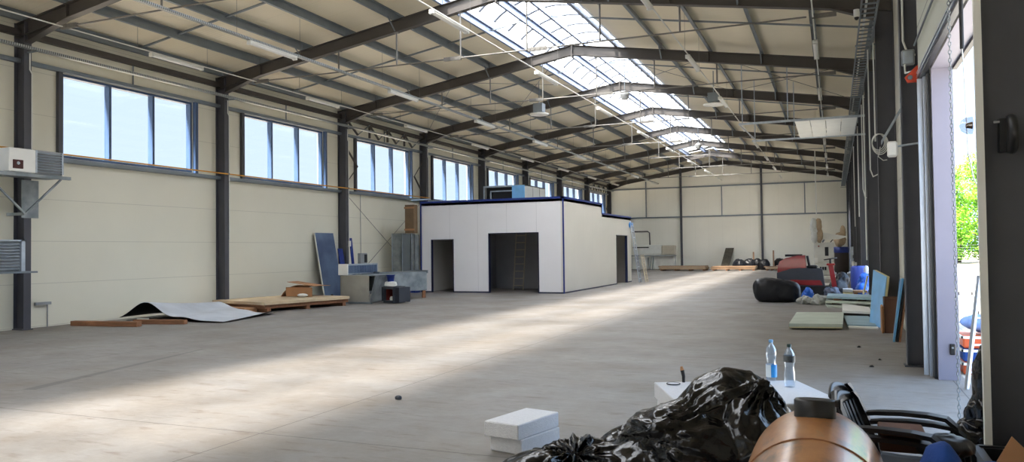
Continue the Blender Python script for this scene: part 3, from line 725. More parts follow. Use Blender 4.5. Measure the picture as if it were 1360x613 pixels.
# second overhead door (bay between third and fourth frame): leaf stored flat under the roof
t=thing('sectional_door','white sectional door leaf stored flat under the roof farther along the right wall','door',(-.3,26.5,5.3))
zL=5.32
for i in range(4):
    x0=-1.02+.43*i; MB().box(x0,x0+.415,24.45,28.4,zL,zL+.045).build('section',M_white,t)
m=MB()
for y in (24.38,28.46): m.box(-2.6,1.05,y-.03,y+.03,zL-.03,zL+.03)
m.build('horizontal_track',M_galvB,t)
m=MB()
for y in (24.38,28.46): m.tube([(-2.5,y,zL),(-2.5,y,zroof(-2.5)-.02)],.015,6); m.tube([(-1.2,y,zL),(-1.2,y,zroof(-1.2)-.02)],.015,6)
m.tube([(-2.6,24.38,zL),(-2.45,28.46,zL)],.018,6)
m.build('track_hanger',M_galvB,t)
m=MB()
for y in (24.38,28.46): m.box(1.05,1.1,y-.03,y+.03,0,zL)
m.build('vertical_track',M_alu,t)

# =================================================================== WALL HEATER (left foreground)
t=thing('wall_heater','white louvred heater on a galvanised shelf high on the first left post','heater',(-15.8,11.2,3.3))
MB().bbox(-16.12,-15.4,10.63,11.2,3.32,3.81,.015).build('casing',M_white,t)
m=MB(); m.box(-16.12,-15.45,11.2,11.84,3.32,3.82); m.build('louvre_housing',M_grey,t)
m=MB()
for i in range(8):
    z=3.365+i*.056
    m.add([(-15.45,11.24,z+.03),(-15.45,11.8,z+.03),(-15.395,11.8,z),(-15.395,11.24,z),(-15.45,11.24,z+.024),(-15.45,11.8,z+.024),(-15.395,11.8,z-.006),(-15.395,11.24,z-.006)],[(0,1,2,3),(7,6,5,4),(0,3,7,4),(3,2,6,7),(1,0,4,5),(2,1,5,6)])
m.box(-15.45,-15.41,11.2,11.24,3.34,3.81); m.box(-15.45,-15.41,11.8,11.84,3.34,3.81)
m.build('louvres',M_galvB,t)
dp=MB().bbox(-15.402,-15.385,10.70,10.92,3.39,3.57,.006).build('control_panel',mat('dark_red_panel',(70,26,20),.4,0,.1,5),t)
MB().lathe([(.035,0),(.03,.012)],16,(-15.386,10.81,3.50),Matrix.Rotation(PI/2,4,'Y')).build('indicator',M_galvB,dp)
t=thing('heater_shelf','galvanised shelf with V-shaped arms under the wall heater','shelf',(-15.8,11.2,2.45))
m=MB(); m.box(-16.15,-15.36,10.15,11.98,3.275,3.305); m.box(-15.42,-15.36,10.15,11.98,3.235,3.275); m.build('platform',M_galvdull,t)
MB().box(-16.165,-16.14,11.42,11.80,2.42,3.24).build('back_plate',M_galvdull,t)
for y1 in (11.85,10.2):
    MB().sweep([(-.022,-.022),(.022,-.022),(.022,.022),(-.022,.022)],(-15.62,11.12,2.48),(-15.5,y1,3.25),(1,0,0),(0,0,1)).build('arm',M_galvdull,t)
MB().box(-16.15,-15.6,11.09,11.15,2.45,2.51).build('arm_root',M_galvdull,t)
t=thing('condenser_unit','grey louvred unit on a small shelf low on the first left post','air unit',(-15.7,10.2,1.25))
MB().box(-16.1,-15.33,9.6,10.89,1.29,1.93).build('casing',M_galvdull,t)
m=MB()
for i in range(9):
    z=1.34+i*.062; m.add([(-15.33,9.62,z+.035),(-15.33,10.78,z+.035),(-15.28,10.78,z),(-15.28,9.62,z),(-15.33,9.62,z+.028),(-15.33,10.78,z+.028),(-15.28,10.78,z-.007),(-15.28,9.62,z-.007)],[(0,1,2,3),(7,6,5,4),(0,3,7,4),(3,2,6,7),(1,0,4,5),(2,1,5,6)])
m.build('louvres',M_galvB,t)
m=MB(); m.box(-15.335,-15.27,10.8,10.88,1.29,1.93); m.box(-15.335,-15.27,9.6,10.88,1.9,1.93); m.build('front_frame',M_galvB,t)
t2=MB().box(-16.15,-15.2,9.6,11.1,1.25,1.285); tag(t2.build('unit_shelf',M_galv),'flat galvanised shelf under the low louvred unit','shelf')

# blob generator ------------------------------------------------------------
def blob(lobes,seed=0,sub=5,amp=.05,freq=2.5,fold=.03,floor=True,c=None,M=None,knot=None,sq=None):
    """closed star-shaped surface = union of ellipsoid lobes (cx,cy,cz,rx,ry,rz) seen from centre c, with folds"""
    import bmesh
    bm=bmesh.new(); bmesh.ops.create_icosphere(bm,subdivisions=sub,radius=1)
    dirs=[v.co.normalized() for v in bm.verts]; faces=[tuple(v.index for v in f.verts) for f in bm.faces]; bm.free()
    c=Vector(c or lobes[0][:3]); off=Vector((seed*3.1,seed*1.7,seed*.9)); vs=[]
    for d in dirs:
        R=0;wsum=0
        for l in lobes:
            q=Vector(l[:3])-c; r=Vector(l[3:6])
            # ray from c dir d with ellipsoid
            dd=Vector((d.x/r.x,d.y/r.y,d.z/r.z)); qq=Vector((q.x/r.x,q.y/r.y,q.z/r.z))
            A=dd.dot(dd);B=dd.dot(qq);Cc=qq.dot(qq)-1; D=B*B-A*Cc
            if D>0:
                tt=(B+math.sqrt(D))/A
                R=max(R,tt)
        if sq:
            l=lobes[0]; R=1/((abs(d.x)/l[3])**sq+(abs(d.y)/l[4])**sq+(abs(d.z)/l[5])**sq)**(1/sq); R*=1-.12*d.x*(1+d.z)
        R=max(R,.02)
        p=c+d*R
        n1=noise.noise(p*freq+off); n2=1-abs(noise.noise(p*freq*2.6+off*2)*2); n3=1-abs(noise.noise(Vector((p.x*9,p.y*9,p.z*3.5))+off)*2)
        R+=amp*n1+fold*(n2-.5)+fold*.45*(n3-.5)
        p=c+d*R
        if knot:
            for (kx,ky,kz,kr,kn) in knot:
                k=Vector((kx,ky,kz)); v=p-k; dist=v.length
                ax=(k-c).normalized(); a=ax.orthogonal().normalized(); b=ax.cross(a)
                an=math.atan2(v.dot(b),v.dot(a)); wgt=math.exp(-(dist/kr)**2)
                an+=.6*noise.noise(p*3+off)
                pl=(1-abs(math.sin(an*kn/2)))*1.4-.5+.6*(1-abs(math.sin(an*kn*1.31/2+seed)))-.3
                R+=wgt*.05*pl*min(1,dist/.08)+.10*math.exp(-(dist/.07)**2)-.03*wgt
            p=c+d*R
        if floor and p.z<.004: p.z=.004
        vs.append(p)
    m=MB(); m.add(vs,faces,True)
    return m
def bag(name,lobes,mt,label,cat,seed,sub=5,amp=.05,freq=2.5,fold=.03,group=None,tuft=None,knot=None,sq=None):
    if tuft is None:
        return tag(blob(lobes,seed,sub,amp,freq,fold,knot=knot,sq=sq).build(name,mt),label,cat,group)
    l=lobes[0]; t=thing(name,label,cat,(l[0],l[1],0),group)
    blob(lobes,seed,sub,amp,freq,fold).build('sack',mt,t)
    # gathered neck: pleated fan
    p=Vector(tuft[:3]); h=tuft[3]; r0=tuft[4]; dirv=Vector(tuft[5:8]).normalized() if len(tuft)>5 else Vector((0,0,1))
    a=dirv.orthogonal().normalized(); b=dirv.cross(a); n=44; vs=[];rings=6
    for j in range(rings+1):
        s=j/rings; rr=.03+ (r0)*(s**1.4); 
        if j==0: rr=r0*.5
        if j==1: rr=.035
        for i in range(n):
            an=2*PI*i/n; pl=1+.42*math.sin(i*PI*2*7/n+seed)*min(1,s*1.5+.15)+.2*noise.noise(Vector((i*.5,s*2,seed)))
            q=p+dirv*(h*s*(1+.25*noise.noise(Vector((math.cos(an),math.sin(an),seed*2)))))+(a*math.cos(an)+b*math.sin(an))*rr*pl
            if q.z<.004:q.z=.004
            vs.append(q)
    m=MB(); m.add(vs,[(j*n+i,j*n+(i+1)%n,(j+1)*n+(i+1)%n,(j+1)*n+i) for j in range(rings) for i in range(n)],True); m.build('gathered_neck',mt,t)
    return t

tag(blob([(-15.75,10.32,1.99,.26,.22,.1)],3,4,.03,5,.02,floor=False).build('folded_cloth',mat('grey_rag_cloth',(110,108,104),.9,0,.3,6)),'crumpled grey cloth lying on the low louvred unit','cloth')

# =================================================================== LEFT FLOOR ITEMS
t=thing('conduit_stub','thin grey conduit with a small socket near the floor by the first left post','conduit',(-16.45,12.9,0))
MB().tube([(-16.46,12.25,0),(-16.46,12.25,.5)],.014,6).build('conduit',M_grey,t); MB().box(-16.49,-16.42,11.95,12.32,.5,.56).build('socket',M_grey,t)
tag(MB().bbox(-16.1,-14.3,-.08,.08,0,.11,.006,Matrix.Translation((0,12.72,0))@Matrix.Translation((-15.2,0,0))@Matrix.Rotation(.13,4,'Z')@Matrix.Translation((15.2,0,0))).build('timber_beam',M_woodD),'brown timber beam lying on the floor nearest the first left post','timber')
tag(MB().bbox(-15.0,-13.7,-.07,.07,0,.1,.006,Matrix.Translation((0,13.45,0))@Matrix.Translation((-14.35,0,0))@Matrix.Rotation(.22,4,'Z')@Matrix.Translation((14.35,0,0))).build('timber_beam',M_woodD),'shorter brown timber beam half under the curled sheet','timber')
# curled membrane: silver top, black underside
def curl(u,v,o=0):
    # u along X (width), v along Y(depth)
    p0=Vector((-16.15,13.9,0)); p1=Vector((-13.0,14.0,0)); p2=Vector((-13.55,16.6,0)); p3=Vector((-16.2,16.4,0))
    a=p0.lerp(p1,u); b=p3.lerp(p2,u); q=a.lerp(b,v)
    hump=.42*math.exp(-((u-.27)/.19)**2)+.10*math.exp(-((u-.62)/.12)**2)+.14*max(0,u-.85)/.15*(v)
    z=.015+hump*(1-.35*v)+.02*math.sin(9*u+4*v); 
    return (q.x,q.y,max(.006,z)+o)
t=thing('curled_sheet','large curled sheet with silver top and black underside on the floor','sheet',(-14.7,15,0))
MB().grid(lambda u,v:curl(u,v,.008),28,14).build('silver_face',mat('silver_foil_membrane',(206,212,222),.45,.2,.12,2),t)
MB().grid(lambda u,v:curl(u,v,0),28,14).build('black_face',M_bitumen,t)
tag(MB().box(-15.35,-15.0,13.7,13.74,.06,.09).build('paper_strip',M_white),'small white strip lying before the curled sheet','strip')
# pallet with boards: parallelogram base rotated
Mp=Matrix.Translation((-14.93,18.5,0))@Matrix.Rotation(-.22,4,'Z')
t=thing('pallet_stack','low timber pallet stacked with pale boards by the second left post','pallet',(-15.0,18.55,0))
for dy in (-1.35,-.0,1.35): MB().box(-1.1,1.1,dy-.06,dy+.06,0,.1,Mp).build('bearer',M_woodD,t)
MB().bbox(-1.12,1.12,-1.5,1.5,.1,.2,.005,Mp).build('lower_boards',M_woodD,t)
MB().bbox(-1.16,1.18,-1.56,1.5,.2,.28,.004,Mp).build('top_board',M_osb,t)
# low cardboard strip left of it
tag(MB().box(-1.0,.8,-.2,.25,0,.13,Matrix.Translation((-15.35,16.75,0))@Matrix.Rotation(-.1,4,'Z')).build('cardboard_sheet',M_card),'flat brown cardboard lying at the foot of the second left post','cardboard')
# folded cardboard box on the pallet
t=thing('cardboard_box','crushed brown cardboard box lying on the pallet boards','box',(-14.8,19.6,.29))
m=MB(); m.grid(lambda u,v:(-15.5+1.15*u,19.1+.9*v,.29+.36*(math.sin(min(1,u*1.4)*PI/2)**.7)*(1-.15*v)+.02*math.sin(6*u)),14,6,thick=(0,0,-.012)); m.build('curved_panel',M_card,t)
MB().box(-15.3,-14.35,19.08,19.1,.285,.56).build('side_panel',M_card,t)
MB().box(-.5,.5,-.25,.25,0,.012,Matrix.Translation((-14.7,19.25,.66))@Matrix.Rotation(.12,4,'Y')).build('flap',M_card,t)
tag(blob([(-14.55,18.9,.34,.18,.12,.05)],5,3,.01,5,.005,floor=False).build('paper_pad',M_white),'small white crumpled paper against the cardboard box','paper')
# leaning blue-grey panels against the left wall
def lean_panel(name,label,x_bot,x_top,y0,y1,h,mt,th=.05,cat='panel',edge=None,z0=0):
    t=thing(name,label,cat,((x_bot+x_top)/2,(y0+y1)/2,z0))
    v=Vector((x_top-x_bot,0,h)).normalized(); nrm=Vector((v.z,0,-v.x))*th
    def P(x,y,z): return Vector((x,y,z))
    A=[P(x_bot,y0,z0),P(x_bot,y1,z0),P(x_top,y1,z0+h),P(x_top,y0,z0+h)]
    m=MB(); m.add(A+[p+nrm for p in A],[(0,1,2,3),(7,6,5,4),(0,3,7,4),(3,2,6,7),(2,1,5,6),(1,0,4,5)]); m.build('board',mt,t)
    if edge:
        e=MB(); 
        for (ya,yb) in ((y0-.006,y0),(y1,y1+.006)):
            B=[P(x_bot,ya,z0),P(x_bot,yb,z0),P(x_top,yb,z0+h),P(x_top,ya,z0+h)]
            e.add(B+[p+nrm for p in B],[(0,1,2,3),(7,6,5,4),(0,3,7,4),(3,2,6,7),(2,1,5,6),(1,0,4,5)])
        e.build('edge_strip',edge,t)
    return t
lean_panel('film_covered_board','tall blue-grey film covered panel leaning on the left wall by the third post',-16.0,-16.42,21.95,23.0,2.26,M_steelblue,.05,edge=M_white)
lean_panel('film_covered_board','narrow deep blue panel strip leaning beside the third left post',-16.02,-16.3,23.15,23.42,1.72,M_blue,.03)
lean_panel('film_covered_board','narrow bright blue strip leaning behind the third left post',-15.98,-16.2,23.72,23.86,2.1,M_blue,.03)
# galvanised duct pieces
t=thing('duct_section','large square galvanised duct section on the floor','duct',(-13.75,21.2,0))
m=MB(); m.box(-14.27,-14.25,20.4,22.0,0.02,.87); m.box(-14.27,-13.22,20.4,20.42,.02,.87); m.build('duct_wall',mat('dull_zinc_panel',(168,166,156),.5,.4,.12,3),t)
m=MB(); P=[(-13.22,20.42,.02),(-13.0,20.44,.86),(-13.5,22.4,.86),(-13.62,22.4,.05)]; m.add(P+[(a-.02,b,c) for a,b,c in P],[(0,1,2,3),(7,6,5,4),(0,4,5,1),(1,5,6,2),(2,6,7,3),(3,7,4,0)]); m.build('slanted_side',M_galvdull,t)
MB().box(-14.25,-13.1,20.42,22.2,.855,.87).build('top_sheet',M_galvdull,t)
m=MB(); m.box(-14.3,-13.15,20.36,20.44,.0,.06); m.build('bottom_flange',M_galv,t)
t=thing('duct_grille','long slotted grille panel lying on top of the square duct','grille',(-14,21.2,.88))
m=MB(); m.bbox(-14.24,-14.1,20.3,22.3,.885,1.22,.01); m.build('frame',M_galvB,t)
m=MB()
for i in range(22):
    y=20.5+i*.08; m.box(-14.105,-14.085,y,y+.045,.93,1.17)
m.build('slats',M_steelblue,t)
MB().box(-14.24,-13.9,20.26,20.3,.885,1.23).build('end_plate',M_white,t)
t=thing('duct_section','galvanised duct with open end lying behind the stove','duct',(-14,23.2,0))
Md=Matrix.Translation((-13.85,23.0,0))@Matrix.Rotation(-.45,4,'Z')
m=MB(); 
for a in (dict(x=(-.5,-.48),z=(.25,.9)),dict(x=(.48,.5),z=(.25,.9))): m.box(a['x'][0],a['x'][1],-.95,.95,a['z'][0],a['z'][1],Md)
m.box(-.5,.5,-.95,.95,.25,.27,Md); m.box(-.5,.5,-.95,.95,.88,.9,Md); m.build('duct_body',M_galvdull,t)
m=MB(); m.box(-.54,.54,-.98,-.94,.84,.94,Md); m.box(-.54,.54,-.98,-.94,.2,.3,Md); m.box(-.54,-.46,-.98,-.94,.2,.94,Md); m.box(.46,.54,-.98,-.94,.2,.94,Md); m.box(-.54,.54,.94,.98,.84,.94,Md);m.build('flange',M_galv,t)
for a,b in ((-.5,-.9),(.42,-.9),(.42,.8),(-.5,.8)): MB().box(a,a+.08,b,b+.1,0,.25,Md).build('support_block',M_woodD,t)
for i,(x0,x1,lab) in enumerate(((-15.98,-15.55,'left of the tall upright galvanised duct lengths beside the cabin'),(-15.52,-15.14,'middle upright galvanised duct length beside the cabin'),(-15.1,-14.97,'narrow upright duct length touching the cabin corner'))):
    t=thing('duct_length',lab,'duct',((x0+x1)/2,26.4,0),'upright duct lengths')
    m=MB(); m.box(x0,x1,26.3,26.32,0.25,2.3-.03*i); m.box(x0,x0+.015,26.3,26.66,.25,2.3-.03*i); m.box(x1-.015,x1,26.3,26.66,.25,2.3-.03*i); m.box(x0,x1,26.64,26.66,.25,2.3-.03*i); m.build('sheet',M_galvdull if i!=1 else M_galv,t)
    MB().box(x0-.01,x1+.01,26.28,26.68,0,.25).build('foot_wrap',M_blue,t)
    MB().box(x0,x0+.03,26.275,26.3,.25,2.3).build('seam_flange',M_galvB,t)
t=thing('wooden_crate','brown wooden board crate standing on the upright ducts by the cabin corner','crate',(-15.2,26.5,2.3))
MB().bbox(-15.4,-15.0,26.32,26.62,2.3,3.4,.01).build('box',mat('plywood',(120,98,72),.8,0,.15,4),t)
for z in (2.4,3.25): MB().box(-15.42,-14.98,26.30,26.32,z,z+.07).build('batten',M_card,t)
# switch box on wall
t=thing('wall_switch_box','grey switch box with a thin conduit on the wall below the third window','switch box',(-16.45,24.95,1.2))
MB().bbox(-16.498,-16.36,24.7,25.15,1.15,1.55,.015).build('housing',M_grey,t); MB().box(-16.362,-16.35,24.95,25.13,1.2,1.5).build('door_plate',M_blackpl,t)
MB().tube([(-16.45,24.85,1.55),(-16.45,24.85,3.74)],.012,6).build('conduit',M_grey,t)
# stove
Ms=Matrix.Translation((-12.62,20.95,0))@Matrix.Rotation(-.33,4,'Z')
t=thing('wood_stove','small dark grey stove with painted red glow in its open firebox on the floor','stove',(-12.62,20.95,0))
m=MB(); m.box(-.42,-.2,-.2,.2,.06,.5,Ms); m.box(.2,.42,-.2,.2,.06,.5,Ms); m.box(-.42,.42,.18,.24,.04,.5,Ms); m.box(-.22,.22,-.28,.2,.02,.09,Ms); m.box(-.22,.22,-.28,.2,.44,.52,Ms); m.box(-.24,-.2,-.28,.2,.02,.52,Ms); m.box(.2,.24,-.28,.2,.02,.52,Ms); m.build('body',M_dgrey,t)
m=MB(); m.box(-.2,.2,.12,.18,.09,.44,Ms); m.box(-.2,-.185,-.2,.14,.09,.44,Ms); m.box(.185,.2,-.2,.14,.09,.44,Ms); m.build('painted_glow_lining',mat('painted_firebox_glow',(110,36,28),.7,0,.3,6),t)  # red glow of the firebox opening put into the lining colour
MB().lathe([(.05,0),(.06,.06),(.03,.12)],10,tuple(Ms@Vector((-.06,-.1,.09)))).build('cup',M_white,t)
t=thing('blue_bucket','blue bucket standing on the stove','bucket',(-12.8,20.95,.52))
MB().lathe([(.10,.0),(.13,.2),(.14,.2),(.14,.215)],18,(-12.80,20.98,.66)).build('pail',M_blue,t); MB().lathe([(.143,.19),(.15,.2),(.143,.215)],18,(-12.80,20.98,.66)).build('rim',M_blue,t)
t=thing('hose_coil','white coiled hose around the foot of the blue bucket','hose',(-12.8,20.95,.53))
m=MB()
for i in range(4): m.tube([(-12.8+(.19-.01*i)*math.cos(a),20.98+.17*math.sin(a),.545+.033*i+.01*math.sin(a*2+i)) for a in [2*PI*j/20 for j in range(20)]],.018,6,closed=True)
m.build('coil',M_white,t)
for i,(x,y,lab) in enumerate(((-14.62,20.45,'small dark blue canister left of the square duct'),(-14.42,20.2,'small dark blue canister touching the square duct'))):
    t=thing('blue_canister',lab,'canister',(x,y,0)); MB().bbox(x-.09,x+.09,y-.08,y+.08,0,.24,.02).build('body',M_blue,t); MB().lathe([(.03,0),(.03,.04)],10,(x,y,.24)).build('cap',M_black,t)

# =================================================================== CABIN
CX0,CX1,CY0,CYm,CY1=-14.93,-9.06,26.75,31.85,36.85; CH,CHl=3.45,3.05; th=.1
cab=thing('panel_cabin','white sandwich panel cabin built inside the hall with blue trim','cabin',(-12,31.8,0))
m=MB(); y0,y1=CY0,CY0+th
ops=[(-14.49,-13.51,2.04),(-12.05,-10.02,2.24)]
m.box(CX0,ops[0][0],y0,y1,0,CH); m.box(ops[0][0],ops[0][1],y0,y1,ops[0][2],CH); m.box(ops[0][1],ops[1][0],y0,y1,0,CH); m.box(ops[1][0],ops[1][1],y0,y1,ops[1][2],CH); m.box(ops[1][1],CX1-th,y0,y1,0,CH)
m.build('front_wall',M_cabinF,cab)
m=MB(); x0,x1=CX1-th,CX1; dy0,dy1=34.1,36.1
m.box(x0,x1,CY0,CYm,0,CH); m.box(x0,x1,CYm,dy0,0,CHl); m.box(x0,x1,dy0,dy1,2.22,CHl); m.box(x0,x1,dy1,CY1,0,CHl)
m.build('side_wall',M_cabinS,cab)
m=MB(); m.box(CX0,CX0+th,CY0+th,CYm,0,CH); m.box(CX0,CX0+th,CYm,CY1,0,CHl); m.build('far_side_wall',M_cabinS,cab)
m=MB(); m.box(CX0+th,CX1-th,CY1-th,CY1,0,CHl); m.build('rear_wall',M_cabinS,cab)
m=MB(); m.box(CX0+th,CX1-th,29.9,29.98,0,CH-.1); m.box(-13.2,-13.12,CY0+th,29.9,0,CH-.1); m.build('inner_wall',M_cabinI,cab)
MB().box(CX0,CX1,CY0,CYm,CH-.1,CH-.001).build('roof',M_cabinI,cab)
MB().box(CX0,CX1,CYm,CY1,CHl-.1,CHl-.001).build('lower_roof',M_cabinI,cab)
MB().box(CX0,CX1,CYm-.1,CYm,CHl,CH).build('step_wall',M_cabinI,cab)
m=MB(); e=.02
m.box(CX0-e,CX1+e,CY0-e,CY0+th,CH,CH+.075); m.box(CX1-th,CX1+e,CY0-e,CYm,CH,CH+.075); m.box(CX1-th,CX1+e,CYm,CY1+e,CHl,CHl+.07); m.box(CX1,CX1+.015,CYm-.03,CYm+.0,CHl,CH)
m.build('blue_cap_trim',M_blue,cab)
m=MB(); m.box(CX1-.03,CX1+.018,CY0-.018,CY0+.03,0,CH); m.box(CX0-.018,CX0+.03,CY0-.018,CY0+.03,0,CH); m.build('corner_trim',M_blue,cab)
m=MB()
for a,b,h in ops: m.box(a-.0,a+.03,CY0-.012,CY0+th+.01,0,h); m.box(b-.03,b,CY0-.012,CY0+th+.01,0,h); m.box(a,b,CY0-.012,CY0+th+.01,h-.03,h)
m.box(CX1-th-.01,CX1+.012,dy0,dy0+.03,0,2.22); m.box(CX1-th-.01,CX1+.012,dy1-.03,dy1,0,2.22); m.box(CX1-th-.01,CX1+.012,dy0,dy1,2.19,2.22)
m.build('door_frame',M_winframe if False else mat('dark_blue_frame',(30,36,70),.4,0,.1,5),cab)
M_bs=mat('dark_base_profile',(38,44,72),.5,0,.1,5)
for q in ((CX0,ops[0][0],CY0-.01,CY0),(ops[0][1],ops[1][0],CY0-.01,CY0),(ops[1][1],CX1,CY0-.01,CY0),(CX1,CX1+.01,CY0,dy0),(CX1,CX1+.01,dy1,CY1)): MB().box(*q,0,.05).build('base_strip',M_bs,cab)
# ladders
def ladder(name,label,p0,p1,w,n,side,mt,a_frame=False,r=.02):
    t=thing(name,label,'ladder',(p0[0],p0[1],p0[2])); p0=Vector(p0);p1=Vector(p1);sd=Vector(side).normalized()
    for s in (-1,1): MB().sweep([(-.012,-.03),(.012,-.03),(.012,.03),(-.012,.03)],p0+sd*s*w/2,p1+sd*s*w*(.5 if not a_frame else .4),sd,(p1-p0).normalized().cross(sd)).build('stile',mt,t)
    for i in range(n):
        f=(i+.6)/(n+.2); q=p0.lerp(p1,f); ww=w/2*(1-(.2*f if a_frame else 0)); MB().tube([q-sd*ww,q+sd*ww],r,6).build('rung',mt,t)
    if a_frame:
        b=Vector((p1.x*2-p0.x,p1.y*2-p0.y,p0.z))
        for s in (-1,1): MB().tube([p1+sd*s*w*.4,b+sd*s*w/2],.014,6).build('rear_leg',mt,t)
    return t
M_ladwood=mat('pale_ladder_metal',(196,184,160),.5,.1,.1,5)
ladder('step_ladder','step ladder standing inside the large cabin doorway',(-11.75,28.95,0),(-11.75,29.35,2.35),.42,8,(1,0,0),M_ladwood,False)
ladder('step_ladder','second step ladder in the shade at the right of the large cabin doorway',(-10.6,29.3,0),(-10.6,29.6,1.9),.4,7,(1,0,0),M_galv,False)
ladder('extension_ladder','long aluminium ladder leaning on the far corner of the cabin',(-8.55,36.5,0),(-9.0,36.75,2.85),.4,10,(0,1,0),M_alu)
ladder('extension_ladder','short pale ladder section leaning against the long ladder',(-8.25,36.6,0),(-8.52,36.8,1.3),.42,5,(0,1,0),M_ladwood)
tag(blob([(-9.03,36.7,2.72,.06,.28,.16)],9,3,.02,4,.02,floor=False).build('blue_film_wrap',M_bluetape),'bright blue film bundled at the top of the leaning ladder','film')
# air handling unit on roof
t=thing('air_handling_unit','open air handling unit with a pale blue panel on the cabin roof','air unit',(-12.3,30.3,CH))
ax0,ax1,ay0,ay1,az0,az1=-13.25,-11.43,29.0,31.4,CH+.02,4.22
m=MB(); m.box(ax0,ax0+.05,ay0,ay1,az0,az1); m.box(ax1-.03,ax1,ay0,ay1,az0,az1); m.box(ax0,ax1,ay0,ay1,az1-.04,az1); m.box(ax0,ax1,ay0,ay1,az0,az0+.03); m.box(ax0,ax1,ay1-.05,ay1,az0,az1); m.build('casing',mat('light_grey_casing',(160,160,154),.6,0,.05,3),t)
MB().box(-11.98,ax1,ay0-.02,ay0,az0,az1-.02).build('side_panel',M_lblue,t,label='pale blue film covered panel')
m=MB(); m.box(ax0,-11.98,ay0-.02,ay0+.02,az1-.07,az1); m.box(ax0,ax0+.05,ay0-.02,ay0+.02,az0,az1); m.build('outer_frame',M_galvB,t)
m=MB(); m.box(-13.0,-12.0,ay0+.1,ay0+.15,3.98,4.03); m.box(-13.0,-12.95,ay0+.1,ay0+.15,az0,4.03); m.build('inner_frame',M_galvB,t)
m=MB(); m.box(-13.2,-11.98,ay0+.2,ay0+.22,az0+.03,az1-.04); m.build('interior_shade_sheet',M_black,t)  # black sheet standing in for the shade inside the open casing
for yy in (29.9,30.7): MB().box(ax1,ax1+.008,yy-.015,yy+.015,az0,az1).build('panel_joint',M_steel,t)
tag(MB().bbox(-14.9,-13.55,27.2,28.4,CH+.002,CH+.12,.02).build('insulation_roll',mat('pale_blue_sheet_stack',(196,206,226),.6,0,.05,3)),'flat pale sheets lying on the left end of the cabin roof','sheets')
tag(MB().tube([(-15.6,27.2,3.62),(-14.6,26.9,3.62)],.03,8).build('roof_pipe',M_galvB),'short pale pipe at the left end of the cabin roof','pipe')

# =================================================================== FAR END ITEMS
t=thing('panel_saw','long white panel saw machine by the end wall','machine',(-12.3,57.4,0))
MB().bbox(-13.9,-11.75,57.1,57.5,1.15,1.85,.03).build('beam_housing',M_whiteg,t)
MB().box(-13.9,-12.7,57.09,57.1,1.62,1.7).build('dark_stripe',M_blackpl,t)
MB().bbox(-11.75,-10.75,57.0,57.6,1.1,1.8,.06).build('motor_cabinet',mat('warm_grey_paint',(176,168,150),.5,0,.06,3),t)
MB().bbox(-13.9,-12.8,56.9,57.7,0.05,.95,.03).build('left_base',M_whiteg,t)
MB().bbox(-12.3,-10.8,56.95,57.7,.05,1.02,.03).build('right_base',M_whiteg,t)
MB().box(-13.9,-10.8,56.6,57.9,1.02,1.08).build('table',M_galvdull,t)
m=MB(); m.tube([(-14.2,57.5,2.85),(-12.85,57.5,2.85),(-12.72,57.5,2.75),(-12.7,57.5,1.85)],.05,8); m.build('pipe_arch',M_steel,t)
for x in (-12.6,-12.45): MB().tube([(x,57,0),(x+.1,57,1.0)],.03,6).build('leg',M_galv,t)
def timber_stack(x0,x1,y0,y1,h,label,lay=5):
    t=thing('timber_stack',label,'timber stack',((x0+x1)/2,(y0+y1)/2,0),'timber stacks before the end wall')
    n=3
    for i in range(n+1):
        x=x0+.15+(x1-x0-.3)*i/n; MB().box(x-.06,x+.06,y0,y1,0,.09).build('bearer',M_woodD,t)
    for j in range(lay):
        z=.09+j*(h-.09)/lay; o=random.uniform(-.06,.06)
        MB().box(x0+o,x1+o,y0+random.uniform(-.03,.03),y1,z,z+(h-.09)/lay*.88).build('board_layer',M_wood if j%2==0 else M_osb,t)
timber_stack(-11.5,-8.25,54.9,56.4,.34,'left stack of boards on bearers before the end wall')
timber_stack(-7.9,-4.95,54.9,56.3,.30,'middle stack of boards on bearers before the end wall')
timber_stack(-4.4,-3.2,55.3,56.4,.28,'right short stack of pinkish boards before the end wall',3)
m=MB(); A=[(-7.75,58.2,0),(-7.15,58.2,0),(-6.85,59.3,1.55),(-7.45,59.3,1.55)]; m.add([Vector(p) for p in A]+[Vector(p)+Vector((0,.06,0)) for p in A],[(0,1,2,3),(7,6,5,4),(0,4,5,1),(1,5,6,2),(2,6,7,3),(3,7,4,0)]); tag(m.build('weathered_plank',mat('weathered_plank',(84,80,70),.8,0,.3,5)),'dark weathered plank leaning at the end wall between the stacks','plank')
fb=[(-6.25,57.4,.5,.42,'leftmost of the dark bin bags by the end wall'),(-5.6,57.5,.42,.46,'second dark bin bag by the end wall'),(-5.0,57.3,.38,.44,'third dark bin bag by the end wall'),(-4.55,57.0,.36,.42,'fourth dark bin bag by the end wall'),(-3.6,57.8,.42,.46,'dark bin bag right of the end wall post')]
for i,(x,y,r,h,lab) in enumerate(fb): bag('bin_bag',[(x,y,h*.8,r,r,h)],M_bagfar,lab,'bag',i+11,4,.08,2.2,.04,'bags by the end wall')
for x,y,h,lab in ((-5.35,57.9,1.25,'thin pale batten standing behind the dark bags'),(-3.95,57.2,1.35,'pale upright batten beside the right end bag')):
    tag(MB().box(x-.05,x+.05,y-.04,y+.04,0,h).build('batten',M_wood),lab,'batten','battens by the end wall')
tag(MB().box(-3.8,-2.6,57.2,57.8,0,.3).build('foam_board',mat('pinkish_board',(214,184,170),.7,0,.05,3)),'pinkish low boards beside the right end bag','boards')

